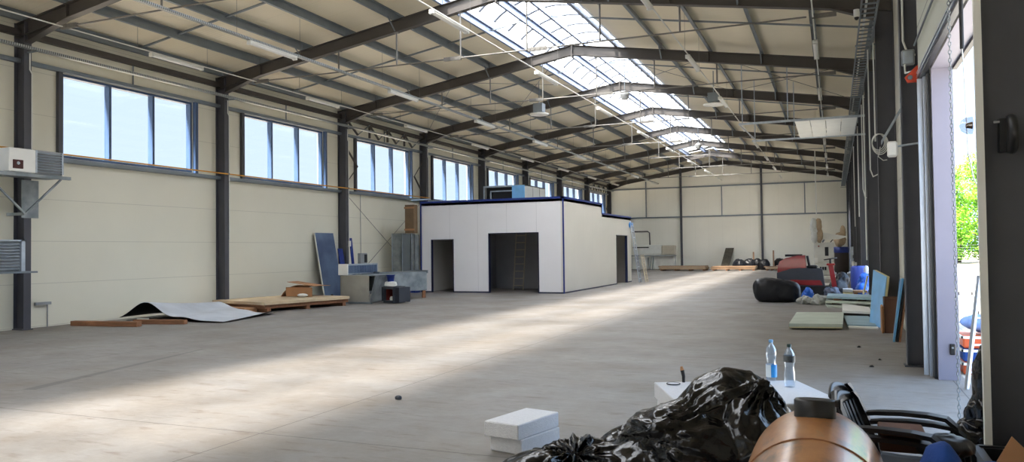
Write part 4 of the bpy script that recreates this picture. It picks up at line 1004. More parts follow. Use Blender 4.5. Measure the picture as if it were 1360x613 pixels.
# =================================================================== DUST EXTRACTION MACHINE & CO (right back)
t=thing('edge_machine','white upright woodworking machine cabinet at the right rear','machine',(-.53,45,0))
MB().bbox(-1.03,-.04,44.7,45.3,.75,1.8,.03).build('upper_cabinet',M_whiteg,t)
MB().bbox(-1.03,-.1,44.72,45.3,.05,.74,.03).build('lower_cabinet',M_whiteg,t)
MB().box(-.48,-.3,44.68,44.7,1.08,1.55).build('dark_window',M_blackpl,t)
MB().lathe([(.04,0),(.03,.02)],12,(-.78,44.7,1.6),Matrix.Rotation(PI/2,4,'X')).build('red_button',M_red,t)
MB().bbox(-1.02,-.83,44.66,44.7,.7,.98,.01).build('switch_plate',M_white,t)
m=MB(); P=[(-.62,45,2.34),(-.60,45,1.95),(.2,45,1.95),(.55,45,2.05),(.55,45,2.12),(.1,45,2.2)]
m.sweep([(p[0]+.6,p[2]-1.95) for p in P],(-.6,44.85,1.95),(-.6,45.15,1.95),(1,0,0),(0,0,1)); m.build('guard_hood',M_white,t)
MB().tube([(-.2,45,1.8),(-.05,45,1.98)],.03,6).build('hood_arm',M_steel,t); MB().tube([(-.6,45,1.8),(-.5,45,1.96)],.05,6).build('hood_neck',M_galv,t)
m=MB()
for i in range(3): m.box(-.75+.12*i,-.66+.12*i,44.66,44.72,.32,.5)
m.build('control_knobs',M_blackpl,t)
t=thing('dust_hose','pale dust extraction hose with a tan filter sock hanging from the roof','hose',(-.87,44.7,1.9))
MB().tube([(-.87,44.6,6.7),(-.86,44.6,3.3)],.028,8).build('hose',M_lamp,t)
blob([(-.98,44.5,2.45,.16,.16,.66)],21,4,.05,3,.05,floor=False,sq=4).build('clear_sleeve',mat('cloudy_plastic_sleeve',(206,208,204),.35,0,.1,4),t)
blob([(-.74,44.52,2.42,.17,.15,.66)],22,4,.04,3,.04,floor=False,sq=3).build('filter_sock',M_tan,t)
t=thing('dust_collector','brown drum dust collector with blue rim and tan filter bag','dust collector',(.35,47.4,0))
MB().lathe([(.36,.12),(.38,.2),(.38,1.25)],24,(.35,47.4,0)).build('drum',M_brown,t)
MB().lathe([(.40,1.22),(.41,1.25),(.41,1.52),(.36,1.55)],24,(.35,47.4,0)).build('rim',M_blue,t)
for dx in (-.22,.22): MB().box(.35+dx-.05,.35+dx+.05,47.35,47.45,0,.12).build('foot',M_black,t)
blob([(.3,47.4,1.95,.3,.26,.42),(.45,47.4,2.35,.16,.18,.42)],24,4,.05,3,.03,floor=False,c=(.36,47.4,2.05)).build('filter_bag',M_tan,t)
t=thing('slim_cabinet','slim pale grey cabinet standing beside the dust collector','cabinet',(.95,44.2,0))
MB().bbox(.76,1.1,44.0,44.5,0,1.55,.02).build('body',M_galvB,t); MB().box(.86,.9,43.985,44,.95,1.12).build('handle',M_steel,t)
for i,(x,y,h,lab) in enumerate(((.72,36,.95,'leftmost white plastic tube standing before the slim cabinet'),(.83,36.05,.9,'middle white plastic tube standing before the slim cabinet'),(.93,36.1,.92,'rightmost white plastic tube standing before the slim cabinet'))):
    tag(MB().tube([(x,y,0),(x,y,h)],.05,10).build('plastic_tube',M_white),lab,'tube','white tubes by the right wall')
tag(MB().box(-1.0,.5,40.5,42.0,0,.12).build('low_platform',M_whiteg),'low white platform on the floor before the white machine','platform')
tag(MB().box(-.9,.2,34.0,36.0,0,.015).build('white_sheet',M_white),'white sheet lying on the floor behind the floor scrubber','sheet')

# floor scrubber ------------------------------------------------------------
SY=26.2
t=thing('floor_scrubber','red and dark grey ride-on floor scrubber parked beside the right wall','floor scrubber',(-.9,SY,0))
def prof_body(P,y0,y1): 
    m=MB(); m.sweep([(p[0],p[1]) for p in P],(0,y0,0),(0,y1,0),(1,0,0),(0,0,1)); return m
prof_body([(-1.68,.78),(-1.66,1.0),(-1.6,1.14),(-1.42,1.24),(-1.1,1.31),(-.86,1.32),(-.83,.92),(-1.25,.9)],SY-.36,SY+.36).build('rear_hood',M_red,t)
prof_body([(-1.7,.52),(-1.69,.78),(-1.25,.91),(-.83,.93),(-.4,.9),(-.36,.86),(-.3,.36),(-1.6,.40)],SY-.40,SY+.40).build('tank_body',M_dgrey,t)
prof_body([(-1.35,.46),(-1.28,.56),(-.42,.55),(-.36,.40),(-1.3,.40)],SY-.42,SY+.42).build('red_skirt',M_red,t)
prof_body([(-1.5,.12),(-1.5,.38),(-.2,.36),(.02,.32),(.05,.12),(-.1,.08)],SY-.38,SY+.38).build('chassis',M_blackpl,t)
MB().sweep([(-.07,-.1),(.07,-.1),(.07,.1),(-.07,.1)],(-.02,SY,.3),(-.13,SY,1.05),(1,0,0),(0,1,0)).build('steering_column',M_red,t)
MB().bbox(-.24,.0,SY-.14,SY+.14,1.0,1.06,.01).build('dashboard',M_red,t)
sw=MB(); sw.tube([(-.13+.19*math.cos(a)*.95,SY+.19*math.sin(a),1.2+.03*math.cos(a)) for a in [2*PI*j/24 for j in range(24)]],.016,6,closed=True); sw.tube([(-.13,SY,1.04),(-.13,SY,1.2)],.03,8); sw.tube([(-.31,SY,1.17),(.05,SY,1.23)],.014,6); sw.build('steering_wheel',M_black,t)
MB().bbox(-.82,-.5,SY-.26,SY+.26,.92,1.0,.03).build('seat',M_black,t); MB().sweep([(-.03,-.24),(.03,-.24),(.03,.24),(-.03,.24)],(-.74,SY,.96),(-.8,SY,1.3),(1,0,0),(0,1,0)).build('backrest',M_black,t)
MB().box(-1.45,-.95,SY-.2,SY+.2,1.28,1.35).build('hood_lid',M_black,t)
for x,y,r in ((-1.2,SY-.34,.14),(-1.2,SY+.34,.14),(-.1,SY,.12)):
    MB().lathe([(r*.4,-.05),(r,-.05),(r,.05),(r*.4,.05)],18,(x,y,r),Matrix.Rotation(PI/2,4,'X')).build('wheel',M_black,t)
MB().lathe([(.05,0),(.26,.0),(.28,.08),(.1,.16)],18,(.0,SY-.1,.02)).build('brush_head',M_black,t)

# bags by the scrubber
bag('bin_bag',[(-1.5,23.9,.32,.66,.42,.35)],M_bagfar,'large full black bin bag lying in front of the floor scrubber','bag',31,5,.035,1.6,.02,sq=3.2)
bag('blue_bag',[(-.72,23.55,.2,.15,.16,.22)],M_bluebag,'small crumpled blue bag beside the black bag at the scrubber','bag',32,4,.07,5,.04)
for i,(x,y,r,h,lab) in enumerate(((-.78,23.1,.2,.14,'leftmost crumpled grey sheet on the floor by the small blue bag'),(-.45,23.0,.2,.16,'middle crumpled grey sheet on the floor by the small blue bag'),(-.18,23.1,.17,.13,'rightmost crumpled grey sheet on the floor by the small blue bag'))):
    bag('crumpled_sheet',[(x,y,h*.6,r,r*.9,h)],M_greybag,lab,'sheet',40+i,4,.07,6,.05,'crumpled sheets')
# right wall clutter
t=thing('foam_panel_stack','pale insulation panel lying flat in the right foreground of the boards','panel',(-.35,17.2,0))
Mq=Matrix.Identity(4)
def quadslab(P,z0,z1):
    m=MB(); m.add([(x,y,z0) for x,y in P]+[(x,y,z1) for x,y in P],[(3,2,1,0),(4,5,6,7),(0,1,5,4),(1,2,6,5),(2,3,7,6),(3,0,4,7)]); return m
quadslab([(-.84,15.9),(.11,16.05),(.16,18.9),(-.82,18.7)],.06,.12).build('top_face',M_greenish,t)
quadslab([(-.84,15.905),(.105,16.055),(.155,18.85),(-.815,18.65)],.035,.06).build('foam_core',M_cream,t)
quadslab([(-.7,16.2),(.0,16.3),(.0,18.5),(-.7,18.4)],0,.035).build('bearer',M_black,t)
def flat(name,lab,P,z0,z1,mt,cat='board',g='boards along the right wall'): tag(quadslab(P,z0,z1).build(name,mt),lab,cat,g)
flat('flat_board','lowest pale grey-blue sheet between the flat panel and the leaning box',[(.2,16.75),(.72,16.7),(.66,18.9),(.16,18.9)],0,.05,M_bluish)
flat('flat_board','white narrow board in front of the leaning box',[(.22,16.5),(.74,16.45),(.74,16.65),(.22,16.7)],0,.03,M_white)
flat('flat_board','white sheet lying tilted on top of the grey-blue sheet',[(.13,19.0),(.72,18.75),(.72,20.2),(.15,21.4)],.10,.15,M_white)
flat('flat_board','dark board under the tilted white sheet',[(.16,19.2),(.74,19.0),(.74,20.4),(.2,21.2)],.02,.08,M_steel)
flat('flat_board','long pale blue board on top of the rear pile',[(-.22,22.6),(.88,22.0),(.9,23.6),(-.2,24.0)],.20,.25,M_bluish)
flat('flat_board','middle greenish board of the rear pile',[(-.25,22.2),(.85,21.8),(.9,23.8),(-.25,23.9)],.10,.15,M_greenish)
flat('flat_board','bottom greenish board of the rear pile',[(-.2,21.9),(.82,21.6),(.9,23.8),(-.3,23.6)],.0,.05,M_greenish)
for (a,b,z0,z1) in ((-.1,.1,.05,.10),(.5,.7,.05,.10),(-.05,.15,.15,.2),(.55,.75,.15,.2)):
    tag(MB().box(a,b,22.5,23.3,z0,z1).build('spacer_block',M_woodD),'small timber spacer %s of the rear board pile'%('low left' if a<0 and z0<.1 else 'low right' if z0<.1 else 'high left' if a<.3 else 'high right'),'block','spacers in the rear board pile')
# leaning blue film panel with cream foam edge
t=thing('leaning_insulation_panel','insulation panel with blue film leaning upright among the boards','panel',(.75,17.3,0))
A=[(.62,17.35,.0),(.80,16.75,.0),(.93,16.95,.98),(.72,17.55,1.1)]
m=MB(); n=Vector((.05,.06,0)); m.add([Vector(p) for p in A]+[Vector(p)+n*.3 for p in A],[(0,1,2,3),(7,6,5,4),(0,4,5,1),(1,5,6,2),(2,6,7,3),(3,7,4,0)]); m.build('blue_face',M_lblue,t)
A2=[Vector(p)+n*.3 for p in A]; m=MB(); m.add(A2+[p+Vector((.045,.05,0)) for p in A2],[(0,1,2,3),(7,6,5,4),(0,4,5,1),(1,5,6,2),(2,6,7,3),(3,7,4,0)]); m.build('foam_core',M_cream,t)
t=thing('tall_cardboard_box','tall brown cardboard box standing open against the second right post','box',(.95,15.9,0))
m=MB(); m.box(.82,1.06,15.75,15.77,0,.64); m.box(.82,1.06,16.2,16.22,0,.64); m.box(.82,.83,15.77,16.2,0,.64); m.box(1.05,1.06,15.77,16.2,0,.64); m.box(.82,1.06,15.77,16.2,0,.01); m.build('carton',M_cardD,t)
m=MB(); m.box(.82,1.06,15.7,15.75,.635,.643); m.build('flap',M_cardD,t)
t=thing('cardboard_sleeve','narrow tan cardboard sleeve beside the tall brown box','box',(.78,15.9,0))
MB().bbox(.765,.812,15.72,16.1,0,.5,.02).build('sleeve',M_card,t); MB().bbox(.765,.785,15.68,15.72,0,.48,.005).build('folded_edge',M_card,t)
for i,(x,lab) in enumerate(((.0,'front blue-faced board leaning on the first right post'),(.045,'dark board sandwiched behind the blue-faced board'),(.09,'rear brown-edged board leaning on the first right post'))):
    mt=(M_steelblue2 if False else (mat('sky_blue_film',(98,160,204),.35,0,.15,4) if i==0 else M_black if i==1 else M_woodD))
    A=[(.86+x,14.35,0),(.9+x,15.0,0),(1.03+x*.9,15.05,1.0),(1.02+x*.9,14.4,1.05)]
    m=MB(); m.add([Vector(p) for p in A]+[Vector(p)+Vector((.03,0,0)) for p in A],[(0,1,2,3),(7,6,5,4),(0,4,5,1),(1,5,6,2),(2,6,7,3),(3,7,4,0)])
    tag(m.build('leaning_board',mt),lab,'board','boards leaning on the first right post')
t=thing('timber_offcuts','brown timber offcut pile beside the dark bag at the right wall','timber',(.65,25,0))
MB().box(.45,.95,24.7,25.2,.0,.12).build('lower_block',M_woodD,t); MB().box(.4,.85,24.6,25.1,.24,.3).build('upper_board',M_wood,t); MB().box(.5,.6,24.8,25.1,.12,.24).build('spacer',M_woodD,t)
for i in range(4):
    x=.22+.0*i; tag(MB().box(.2,.46,24.5,24.9,.09*i,.09*i+.08).build('cream_block',M_foam if i%2 else M_cream),'%s cream block of the small stack beside the timber offcuts'%('bottom','second','third','top')[i],'block','cream block stack')
tag(MB().sweep([(-.02,-.15),(.02,-.15),(.02,.15),(-.02,.15)],(.72,23.9,.25),(.84,24.0,.75),(1,0,0),(0,1,0)).build('leaning_offcut',M_cream),'short cream edged offcut leaning over the rear board pile','board')
bag('dark_bag',[(.2,27,.5,.2,.25,.28),(.05,26.8,.28,.3,.3,.25)],M_bagfar,'dark slumped bag behind the timber offcuts','bag',51,4,.06,4,.04)
bag('crumpled_wrap',[(-.1,25.2,.18,.2,.2,.2)],black_film('grey_blue_wrap',(96,104,124),.45,7,.8,.06),'crumpled grey wrap on the floor beside the scrubber front','wrap',52,4,.08,6,.05)
t=thing('blue_barrel','blue plastic barrel standing at the right wall behind the bags','barrel',(.78,29,0))
MB().lathe([(.2,.02),(.24,.08),(.25,.45),(.24,.86),(.2,.93)],22,(.72,28.4,0)).build('drum',mat('blue_barrel_plastic',(52,74,160),.4,0,.1,4),t); MB().lathe([(.05,0),(.05,.03)],10,(.72,28.4,.93)).build('bung',M_black,t)
bag('blue_bag',[(.86,27.6,.42,.18,.2,.3),(.78,27.4,.2,.2,.2,.2)],M_bluebag,'bright blue bin bag in front of the blue barrel','bag',53,4,.08,5,.05)
bag('white_bag',[(.95,28.0,.8,.1,.14,.13)],black_film('white_wrap_plastic',(222,226,232),.4,8,.6,.04),'small white plastic wrap on top of the blue bag','wrap',54,3,.05,6,.03)

# =================================================================== FOREGROUND
# two foam blocks left
def fblock(name,lab,c,ang,sx,sy,z0,z1,grp): 
    M=Matrix.Translation((c[0],c[1],0))@Matrix.Rotation(ang,4,'Z')
    return tag(MB().bbox(-sx/2,sx/2,-sy/2,sy/2,z0,z1,.008,M).build(name,M_foam),lab,'foam block',grp)
fblock('foam_block','top white foam block of the small pair left of the black bags',(-2.385,5.93),-.22,.33,.60,.122,.242,'small foam block pair')
fblock('foam_block','bottom white foam block of the small pair left of the black bags',(-2.365,5.95),-.25,.31,.55,.0,.12,'small foam block pair')
Mst=Matrix.Translation((-1.39,6.36,0))@Matrix.Rotation(math.radians(23),4,'Z')
for i in range(4):
    m=MB(); d=.01*((i*7)%3); m.bbox(0+d,1.17+d*.5,-.95,0-d,.126*i,.126*i+.124,.006,Mst)
    tag(m.build('foam_slab',M_foam),'%s white foam slab of the large stack under the water bottles'%('bottom','second lowest','second highest','top')[i],'foam slab','large foam slab stack')
ZS=.503
t=thing('disc_plate','thin white disc with a dark rim lying on the foam stack','disc',(-1.2,6.31,ZS))
MB().lathe([(.045,.0),(.05,.004),(.047,.008)],24,(-1.22,6.30,ZS)).build('plate',M_foam,t); MB().tube([(-1.22+.052*math.cos(a),6.30+.052*math.sin(a),ZS+.006) for a in [2*PI*j/28 for j in range(28)]],.005,6,closed=True).build('rim',M_dgrey,t)
t=thing('small_brush','small dark brush with copper top standing on the foam stack','brush',(-1.15,6.36,ZS))
MB().tube([(-1.16,6.42,ZS),(-1.16,6.42,ZS+.05),(-1.17,6.42,ZS+.1)],.012,8,rs=[.012,.014,.016]).build('handle',M_black,t); MB().tube([(-1.17,6.42,ZS+.098),(-1.175,6.42,ZS+.128)],.014,8,rs=[.017,.01]).build('tip',M_card,t)
# bottles
def pet(name,x,y,lab,capc,labc,h=.335,labz=(.06,.17),labback=None,labw=.048):
    t=thing(name,lab,'bottle',(x,y,ZS)); s=h/.335
    prof=[(.012,0),(.036,.002),(.042,.015),(.043,.06),(.041,.1),(.036,.14),(.035,.16),(.041,.2),(.043,.225),(.038,.26),(.026,.285),(.014,.303),(.0135,.315)]
    m=MB(); m.lathe([(r*1.0,z*s) for r,z in prof],24,(x,y,ZS)); m.build('bottle_body',PET,t)
    m=MB(); z0,z1=labz; n=24
    rr=.0445
    vs=[(x+rr*math.cos(2*PI*i/n),y+rr*math.sin(2*PI*i/n),ZS+z) for z in (z0,z1) for i in range(n+1)]
    m.add(vs,[(i,i+1,n+2+i,n+1+i) for i in range(n)],True); m.build('paper_label',labc,t)
    MB().lathe([(.016,0),(.017,.003),(.017,.02),(.013,.024)],16,(x,y,ZS+.31*s)).build('cap',capc,t)
    return t
def pet_mat():
    m,nt,b=newmat('clear_pet_plastic'); N=nt.nodes; L=nt.links; N.remove(b); out=N['Material Output']
    t=N.new('ShaderNodeBsdfTransparent'); t.inputs[0].default_value=(.86,.93,1,1); g=N.new('ShaderNodeBsdfGlossy'); g.inputs['Roughness'].default_value=.08
    f=N.new('ShaderNodeLayerWeight'); f.inputs[0].default_value=.35; d=N.new('ShaderNodeBsdfDiffuse'); d.inputs[0].default_value=(.75,.87,1,1)
    x=N.new('ShaderNodeMixShader'); x.inputs[0].default_value=.14; L.new(t.outputs[0],x.inputs[1]); L.new(d.outputs[0],x.inputs[2])
    y=N.new('ShaderNodeMixShader'); L.new(f.outputs['Facing'],y.inputs[0]); L.new(x.outputs[0],y.inputs[1]); L.new(g.outputs[0],y.inputs[2]); L.new(y.outputs[0],out.inputs[0]); return m
PET=pet_mat()
def label_mat(name,a,b_,split):
    m,nt,b=newmat(name); N=nt.nodes; L=nt.links; tc=N.new('ShaderNodeTexCoord'); sp=N.new('ShaderNodeSeparateXYZ'); L.new(tc.outputs['Object'],sp.inputs[0])
    g=N.new('ShaderNodeMath'); g.operation='GREATER_THAN'; g.inputs[1].default_value=split; L.new(sp.outputs['X'],g.inputs[0])
    mx=N.new('ShaderNodeMix'); mx.data_type='RGBA'; mx.inputs[6].default_value=lin(a); mx.inputs[7].default_value=lin(b_); L.new(g.outputs[0],mx.inputs[0]); L.new(mx.outputs[2],b.inputs['Base Color']); b.inputs['Roughness'].default_value=.4; return m
pet('water_bottle',-.345,6.47,'clear water bottle with a green cap and grey label on the foam stack',mat('green_cap_plastic',(30,70,60),.4),mat('grey_bottle_label',(88,92,92),.4,0,.5,30),labz=(.195,.245))
pet('water_bottle',-.50,6.74,'clear water bottle with a pale blue cap and blue label on the foam stack',M_lblue,label_mat('blue_bottle_label',(220,232,240),(40,150,226),0.0),labz=(.03,.13))

# black bags
bag('black_bag',[(-.66,5.42,.34,.42,.52,.42),(-.86,5.2,.30,.5,.5,.30),(-1.15,5.0,.14,.32,.42,.24),(-.5,5.25,.3,.3,.45,.44)],M_bag,'largest shiny black refuse bag heaped beside the orange tank','bag',61,6,.05,1.8,.02,knot=[(-1.02,4.85,.46,.38,15),(-.42,5.15,.74,.25,11)])
bag('black_bag',[(-1.62,4.95,.14,.30,.36,.20),(-1.78,4.7,.12,.3,.3,.2),(-1.35,4.9,.14,.3,.3,.2)],M_bag,'smaller slumped black refuse bag with gathered neck beside the foam pair','bag',62,6,.04,2.5,.03,knot=[(-1.55,4.72,.36,.30,13)])
bag('black_bag',[(-1.33,5.35,.16,.24,.28,.21)],M_bag,'small dark tied bag peeping between the two black refuse bags','bag',63,4,.04,4,.03)

# tank
tk=thing('expansion_tank','orange brown steel tank lying on its side with a black neck','tank',(-.12,3.8,.05))
def tank_mat():
    m,nt,b=newmat('rusty_orange_tank'); N=nt.nodes; L=nt.links; tc=N.new('ShaderNodeTexCoord')
    mp=N.new('ShaderNodeMapping'); mp.inputs['Scale'].default_value=(2,.8,2); L.new(tc.outputs['Object'],mp.inputs[0])
    n=N.new('ShaderNodeTexNoise'); n.inputs['Scale'].default_value=3.2; n.inputs['Detail'].default_value=8; n.inputs['Roughness'].default_value=.65; L.new(mp.outputs[0],n.inputs['Vector'])
    r=N.new('ShaderNodeValToRGB'); e=r.color_ramp.elements; e[0].position=.33; e[0].color=lin((92,84,72)); e[1].position=.48; e[1].color=lin((178,122,72)); x=e.new(.62); x.color=lin((196,140,88)); x=e.new(.72); x.color=lin((164,142,116)); L.new(n.outputs['Fac'],r.inputs[0])
    n2=N.new('ShaderNodeTexNoise'); n2.inputs['Scale'].default_value=30; n2.inputs['Detail'].default_value=4; L.new(tc.outputs['Object'],n2.inputs['Vector'])
    L.new(r.outputs[0],b.inputs['Base Color']); b.inputs['Roughness'].default_value=.28; b.inputs['Coat Weight'].default_value=.4; b.inputs['Coat Roughness'].default_value=.12
    bp=N.new('ShaderNodeBump'); bp.inputs['Strength'].default_value=.05; L.new(n2.outputs['Fac'],bp.inputs['Height']); L.new(bp.outputs[0],b.inputs['Normal']); return m
M_tank=tank_mat()
R=.30; yb,ye=2.3,3.92; prof=[(.0,yb)]; prof=[(.05,yb-.2),(.2,yb-.16),(.3,yb-.06),(R,yb)]+[(R,yb+(ye-yb)*i/4) for i in range(1,5)]+[(R*math.cos(a),ye+.62*math.sin(a)) for a in [PI/2*i/12*.975 for i in range(1,13)]]
MB().lathe([(r,z) for r,z in prof],48,(-.10,0,.52),Matrix.Rotation(-PI/2,4,'X')).build('shell',M_tank,tk)
for yy in (3.38,): MB().tube([(-.10+(R+.001)*math.cos(a),yy,.52+(R+.001)*math.sin(a)) for a in [2*PI*j/48 for j in range(48)]],.005,6,closed=True).build('weld_seam',M_woodD,tk)
m=MB(); Mc=Matrix.Rotation(-.10,4,'X'); m.lathe([(.088,-.03),(.092,.0),(.092,.075),(.086,.082),(.05,.078)],28,(-.10,3.90,.805),Mc); m.build('neck_cap',M_blackpl,tk)
MB().box(-.015,.003,3.88,3.92,.86,.885).build('cap_lug',M_blackpl,tk)
for yy in (2.6,3.7):
    m=MB(); m.box(-.32,.12,yy-.05,yy+.05,0,.26); m.build('saddle',M_woodD,tk)

# stacked garden chairs
def garden_chair(name,lab,loc,rz,dz):
    t=thing(name,lab,'chair',(loc[0],loc[1],0),'stacked black garden chairs'); M=Matrix.Translation((loc[0],loc[1],dz))@Matrix.Rotation(rz,4,'Z')@Matrix.Scale(.9,4)
    W=.26
    def Q(pts): return [M@Vector(p) for p in pts]
    sdv=(M.to_3x3()@Vector((0,1,0)))
    # seat faces local +X
    m=MB(); m.grid(lambda u,v:tuple(M@Vector((-.2+.44*u,-.23+.46*v,.41+.02*u-.02*math.sin(PI*v)-.015*math.sin(PI*u)))),8,8,thick=(0,0,-.02)); m.build('seat',M_blackpl,t)
    for s in (-1,1):
        arm=[(-.31,s*.235,.63),(-.2,s*.265,.645),(-.05,s*.28,.655),(.1,s*.285,.655),(.2,s*.285,.645),(.255,s*.283,.60),(.275,s*.28,.52),(.285,s*.28,.40)]
        m=MB(); m.strip(Q(arm),[.06,.07,.078,.08,.08,.076,.07,.06],.022,sdv); m.build('armrest',M_blackpl,t)
        m=MB(); m.strip(Q([(.285,s*.28,.42),(.3,s*.285,.2),(.31,s*.29,.0)]),[.05,.045,.04],.022,sdv); m.build('leg',M_blackpl,t)
        m=MB(); m.strip(Q([(.24,s*.275,.61),(.215,s*.27,.5),(.22,s*.262,.40)]),.02,.012,sdv); m.build('arm_strut',M_blackpl,t)
        m=MB(); m.strip(Q([(-.2,s*.22,.42),(-.27,s*.25,.2),(-.33,s*.27,.0)]),[.05,.045,.04],.022,sdv); m.build('leg',M_blackpl,t)
        m=MB(); m.strip(Q([(-.19,s*.2,.40),(-.235,s*.225,.55),(-.29,s*.235,.68),(-.335,s*.22,.79),(-.35,s*.16,.835)]),[.045,.045,.045,.045,.05],.02,sdv); m.build('back_stile',M_blackpl,t)
    m=MB(); m.grid(lambda u,v:tuple(M@Vector((-.335-.03*math.sin(PI*u)-.02*v,-.21+.42*u,.775+.085*v*math.sin(PI*(.12+.76*u))))),14,3,thick=(-.014,0,0)); m.build('top_rail',M_blackpl,t)
    for i in range(6):
        y=-.15+.06*i; m=MB()
        m.strip(Q([(-.185,y*.8,.41),(-.245-.012*math.cos(y*8),y*.95,.54),(-.30-.02*math.cos(y*8),y,.67),(-.345-.02*math.cos(y*8),y*1.02,.79)]),.034,.012,sdv); m.build('back_slat',M_blackpl,t)
    return t
garden_chair('garden_chair','lower black plastic garden chair of the pair right of the orange tank',(.35,4.74),math.radians(-14),-.0)
garden_chair('garden_chair','upper black plastic garden chair stacked on the other beside the tank',(.32,4.75),math.radians(-14),.045)
t=thing('small_carton','small dark brown carton on the seat of the stacked garden chairs','box',(.36,4.62,.53))
MB().bbox(.20,.42,4.55,4.80,.515,.62,.006,None).build('carton',M_cardD,t); MB().box(.2,.4,4.5,4.56,.618,.624).build('flap',M_card,t)
bag('dark_cloth',[(.50,4.6,.555,.14,.12,.06)],M_blackpl,'dark crumpled cloth on the chair seat beside the carton','cloth',72,4,.02,5,.02)
# blue cloth over something in front
bag('blue_jacket',[(.45,4.13,.30,.13,.17,.385),(.60,4.1,.24,.25,.2,.36)],M_navy,'blue work jacket draped in a heap before the garden chairs','jacket',71,5,.04,3,.03)
# black film bag leaning at post
bag('black_film_roll',[(.97,6.45,.25,.15,.2,.32),(1.0,6.5,.6,.1,.16,.26),(.9,6.4,.18,.16,.2,.2)],M_bag,'tall crumpled bundle of black film in the near doorway corner','film',73,5,.05,4,.04)
t=thing('black_crate','low black plastic crate under the cardboard flap in the right corner','crate',(.98,5.0,0))
m=MB(); m.box(.74,1.08,4.75,4.78,0,.42); m.box(.74,.77,4.78,5.25,0,.42); m.box(1.05,1.08,4.78,5.25,0,.42); m.box(.74,1.08,5.22,5.25,0,.42); m.box(.74,1.08,4.75,5.25,0,.02); m.build('bin',M_blackpl,t)
m=MB(); m.box(.72,1.1,4.73,4.76,.39,.43); m.box(.72,.75,4.73,5.27,.39,.43); m.box(1.07,1.1,4.73,5.27,.39,.43); m.box(.72,1.1,5.24,5.27,.39,.43); m.build('rim',M_blackpl,t)
t=thing('open_cardboard_box','open cardboard box with a raised pointed flap in the bottom right corner','box',(.86,4.55,0))
m=MB(); m.box(.72,1.08,4.3,4.31,0,.42); m.box(.72,1.08,4.68,4.69,0,.42); m.box(.72,.73,4.31,4.68,0,.42); m.box(1.07,1.08,4.31,4.68,0,.42); m.box(.72,1.08,4.31,4.68,0,.01); m.build('carton',M_card,t)
A=[(.72,4.685,.42),(1.0,4.685,.42),(.83,4.74,.6)]; m=MB(); m.add([Vector(p) for p in A]+[Vector(p)+Vector((0,.006,0)) for p in A],[(2,1,0),(3,4,5),(0,1,4,3),(1,2,5,4),(2,0,3,5)]); m.build('raised_flap',M_card,t)

# stone on floor
tag(blob([(-4.39,7.33,.02,.035,.03,.025)],80,3,.01,9,.01).build('stone_chip',M_dgrey),'small dark stone chip on the bare floor left of the foam blocks','stone')
for i,(x,y,lab) in enumerate(((.55,12.0,'dark scrap on the floor nearest the first right post'),(.42,11.3,'dark scrap on the floor before the near doorway'),(.32,13.4,'dark scrap on the floor beyond the near doorway'))):
    tag(blob([(x,y,.008,.03,.025,.012)],81+i,2,.01,9,.01).build('floor_scrap',M_black),lab,'scrap','floor scraps')

# =================================================================== OUTSIDE THE DOORWAY
t=thing('folding_table','white folding table with clamps standing outside the doorway','table',(2.3,17.3,0))
MB().bbox(1.98,2.58,17.0,17.6,.33,.62,.02).build('apron',M_white,t)
m=MB()
m=None
for x in (2.05,2.5): MB().box(x-.02,x+.02,17.1,17.14,-.02,.33).build('leg',M_steel,t)
for x in (2.05,2.2,2.42): MB().tube([(x,17.2,.62),(x,17.2,.69)],.018,6).build('clamp',M_steel,t)
ladder('aluminium_ladder','aluminium step ladder leaning outside the near doorway',(1.42,9.95,0),(1.60,10.15,1.25),.22,4,(1,.4,0),M_alu,False,.012)
for i,(z,mt,lab) in enumerate(((-.02,M_orange,'bottom orange crate outside the near doorway'),(.145,M_navy,'dark blue crate between the orange crates outside the doorway'),(.31,M_orange,'upper orange crate outside the near doorway'))):
    t=thing('plastic_crate',lab,'crate',(1.75,11.3,z),'crates outside the doorway'); zz=z+.001
    MB().bbox(1.45,2.05,11.1,11.6,zz,zz+.155,.02).build('body',mt,t)
    m=MB(); m.box(1.43,2.07,11.08,11.1,zz+.12,zz+.15); m.box(1.43,1.45,11.08,11.62,zz+.12,zz+.15); m.build('rim',M_white,t)
bag('blue_sack',[(1.75,11.35,.56,.28,.22,.10)],mat('pale_blue_cloth',(112,140,196),.8,0,.35,6),'pale blue sack on top of the crates outside the doorway','sack',90,4,.05,4,.03)
bpy.data.objects['blue_sack'].location.z=.468
# fence and trees
fn=thing('wire_fence','wire fence standing before the trees beyond the yard','fence',(12,70,0))
for i in range(12):
    x=-2+i*2.5; MB().tube([(x,70,-.04),(x,70,1.6)],.03,6).build('post',M_fence,fn)
m=MB()
for j in range(8): m.tube([(-2,70,.15+.2*j),(26,70,.15+.2*j)],.006,4)
m.build('wires',M_fence,fn)
M_leaf1=mat('fresh_leaves',(118,170,40),.6,0,.35,1.5,dark=(70,120,26)); M_leaf2=mat('bright_leaves',(150,196,56),.6,0,.3,1.5,dark=(96,150,36))
for M_ in (M_leaf1,M_leaf2):
    nt=M_.node_tree; b=nt.nodes['Principled BSDF']; tr_=nt.nodes.new('ShaderNodeBsdfTranslucent'); mx=nt.nodes.new('ShaderNodeMixShader'); mx.inputs[0].default_value=.4
    out=nt.nodes['Material Output']; src=b.inputs['Base Color'].links[0].from_socket; nt.links.new(src,tr_.inputs[0]); nt.links.new(b.outputs[0],mx.inputs[1]); nt.links.new(tr_.outputs[0],mx.inputs[2]); nt.links.new(mx.outputs[0],out.inputs[0])
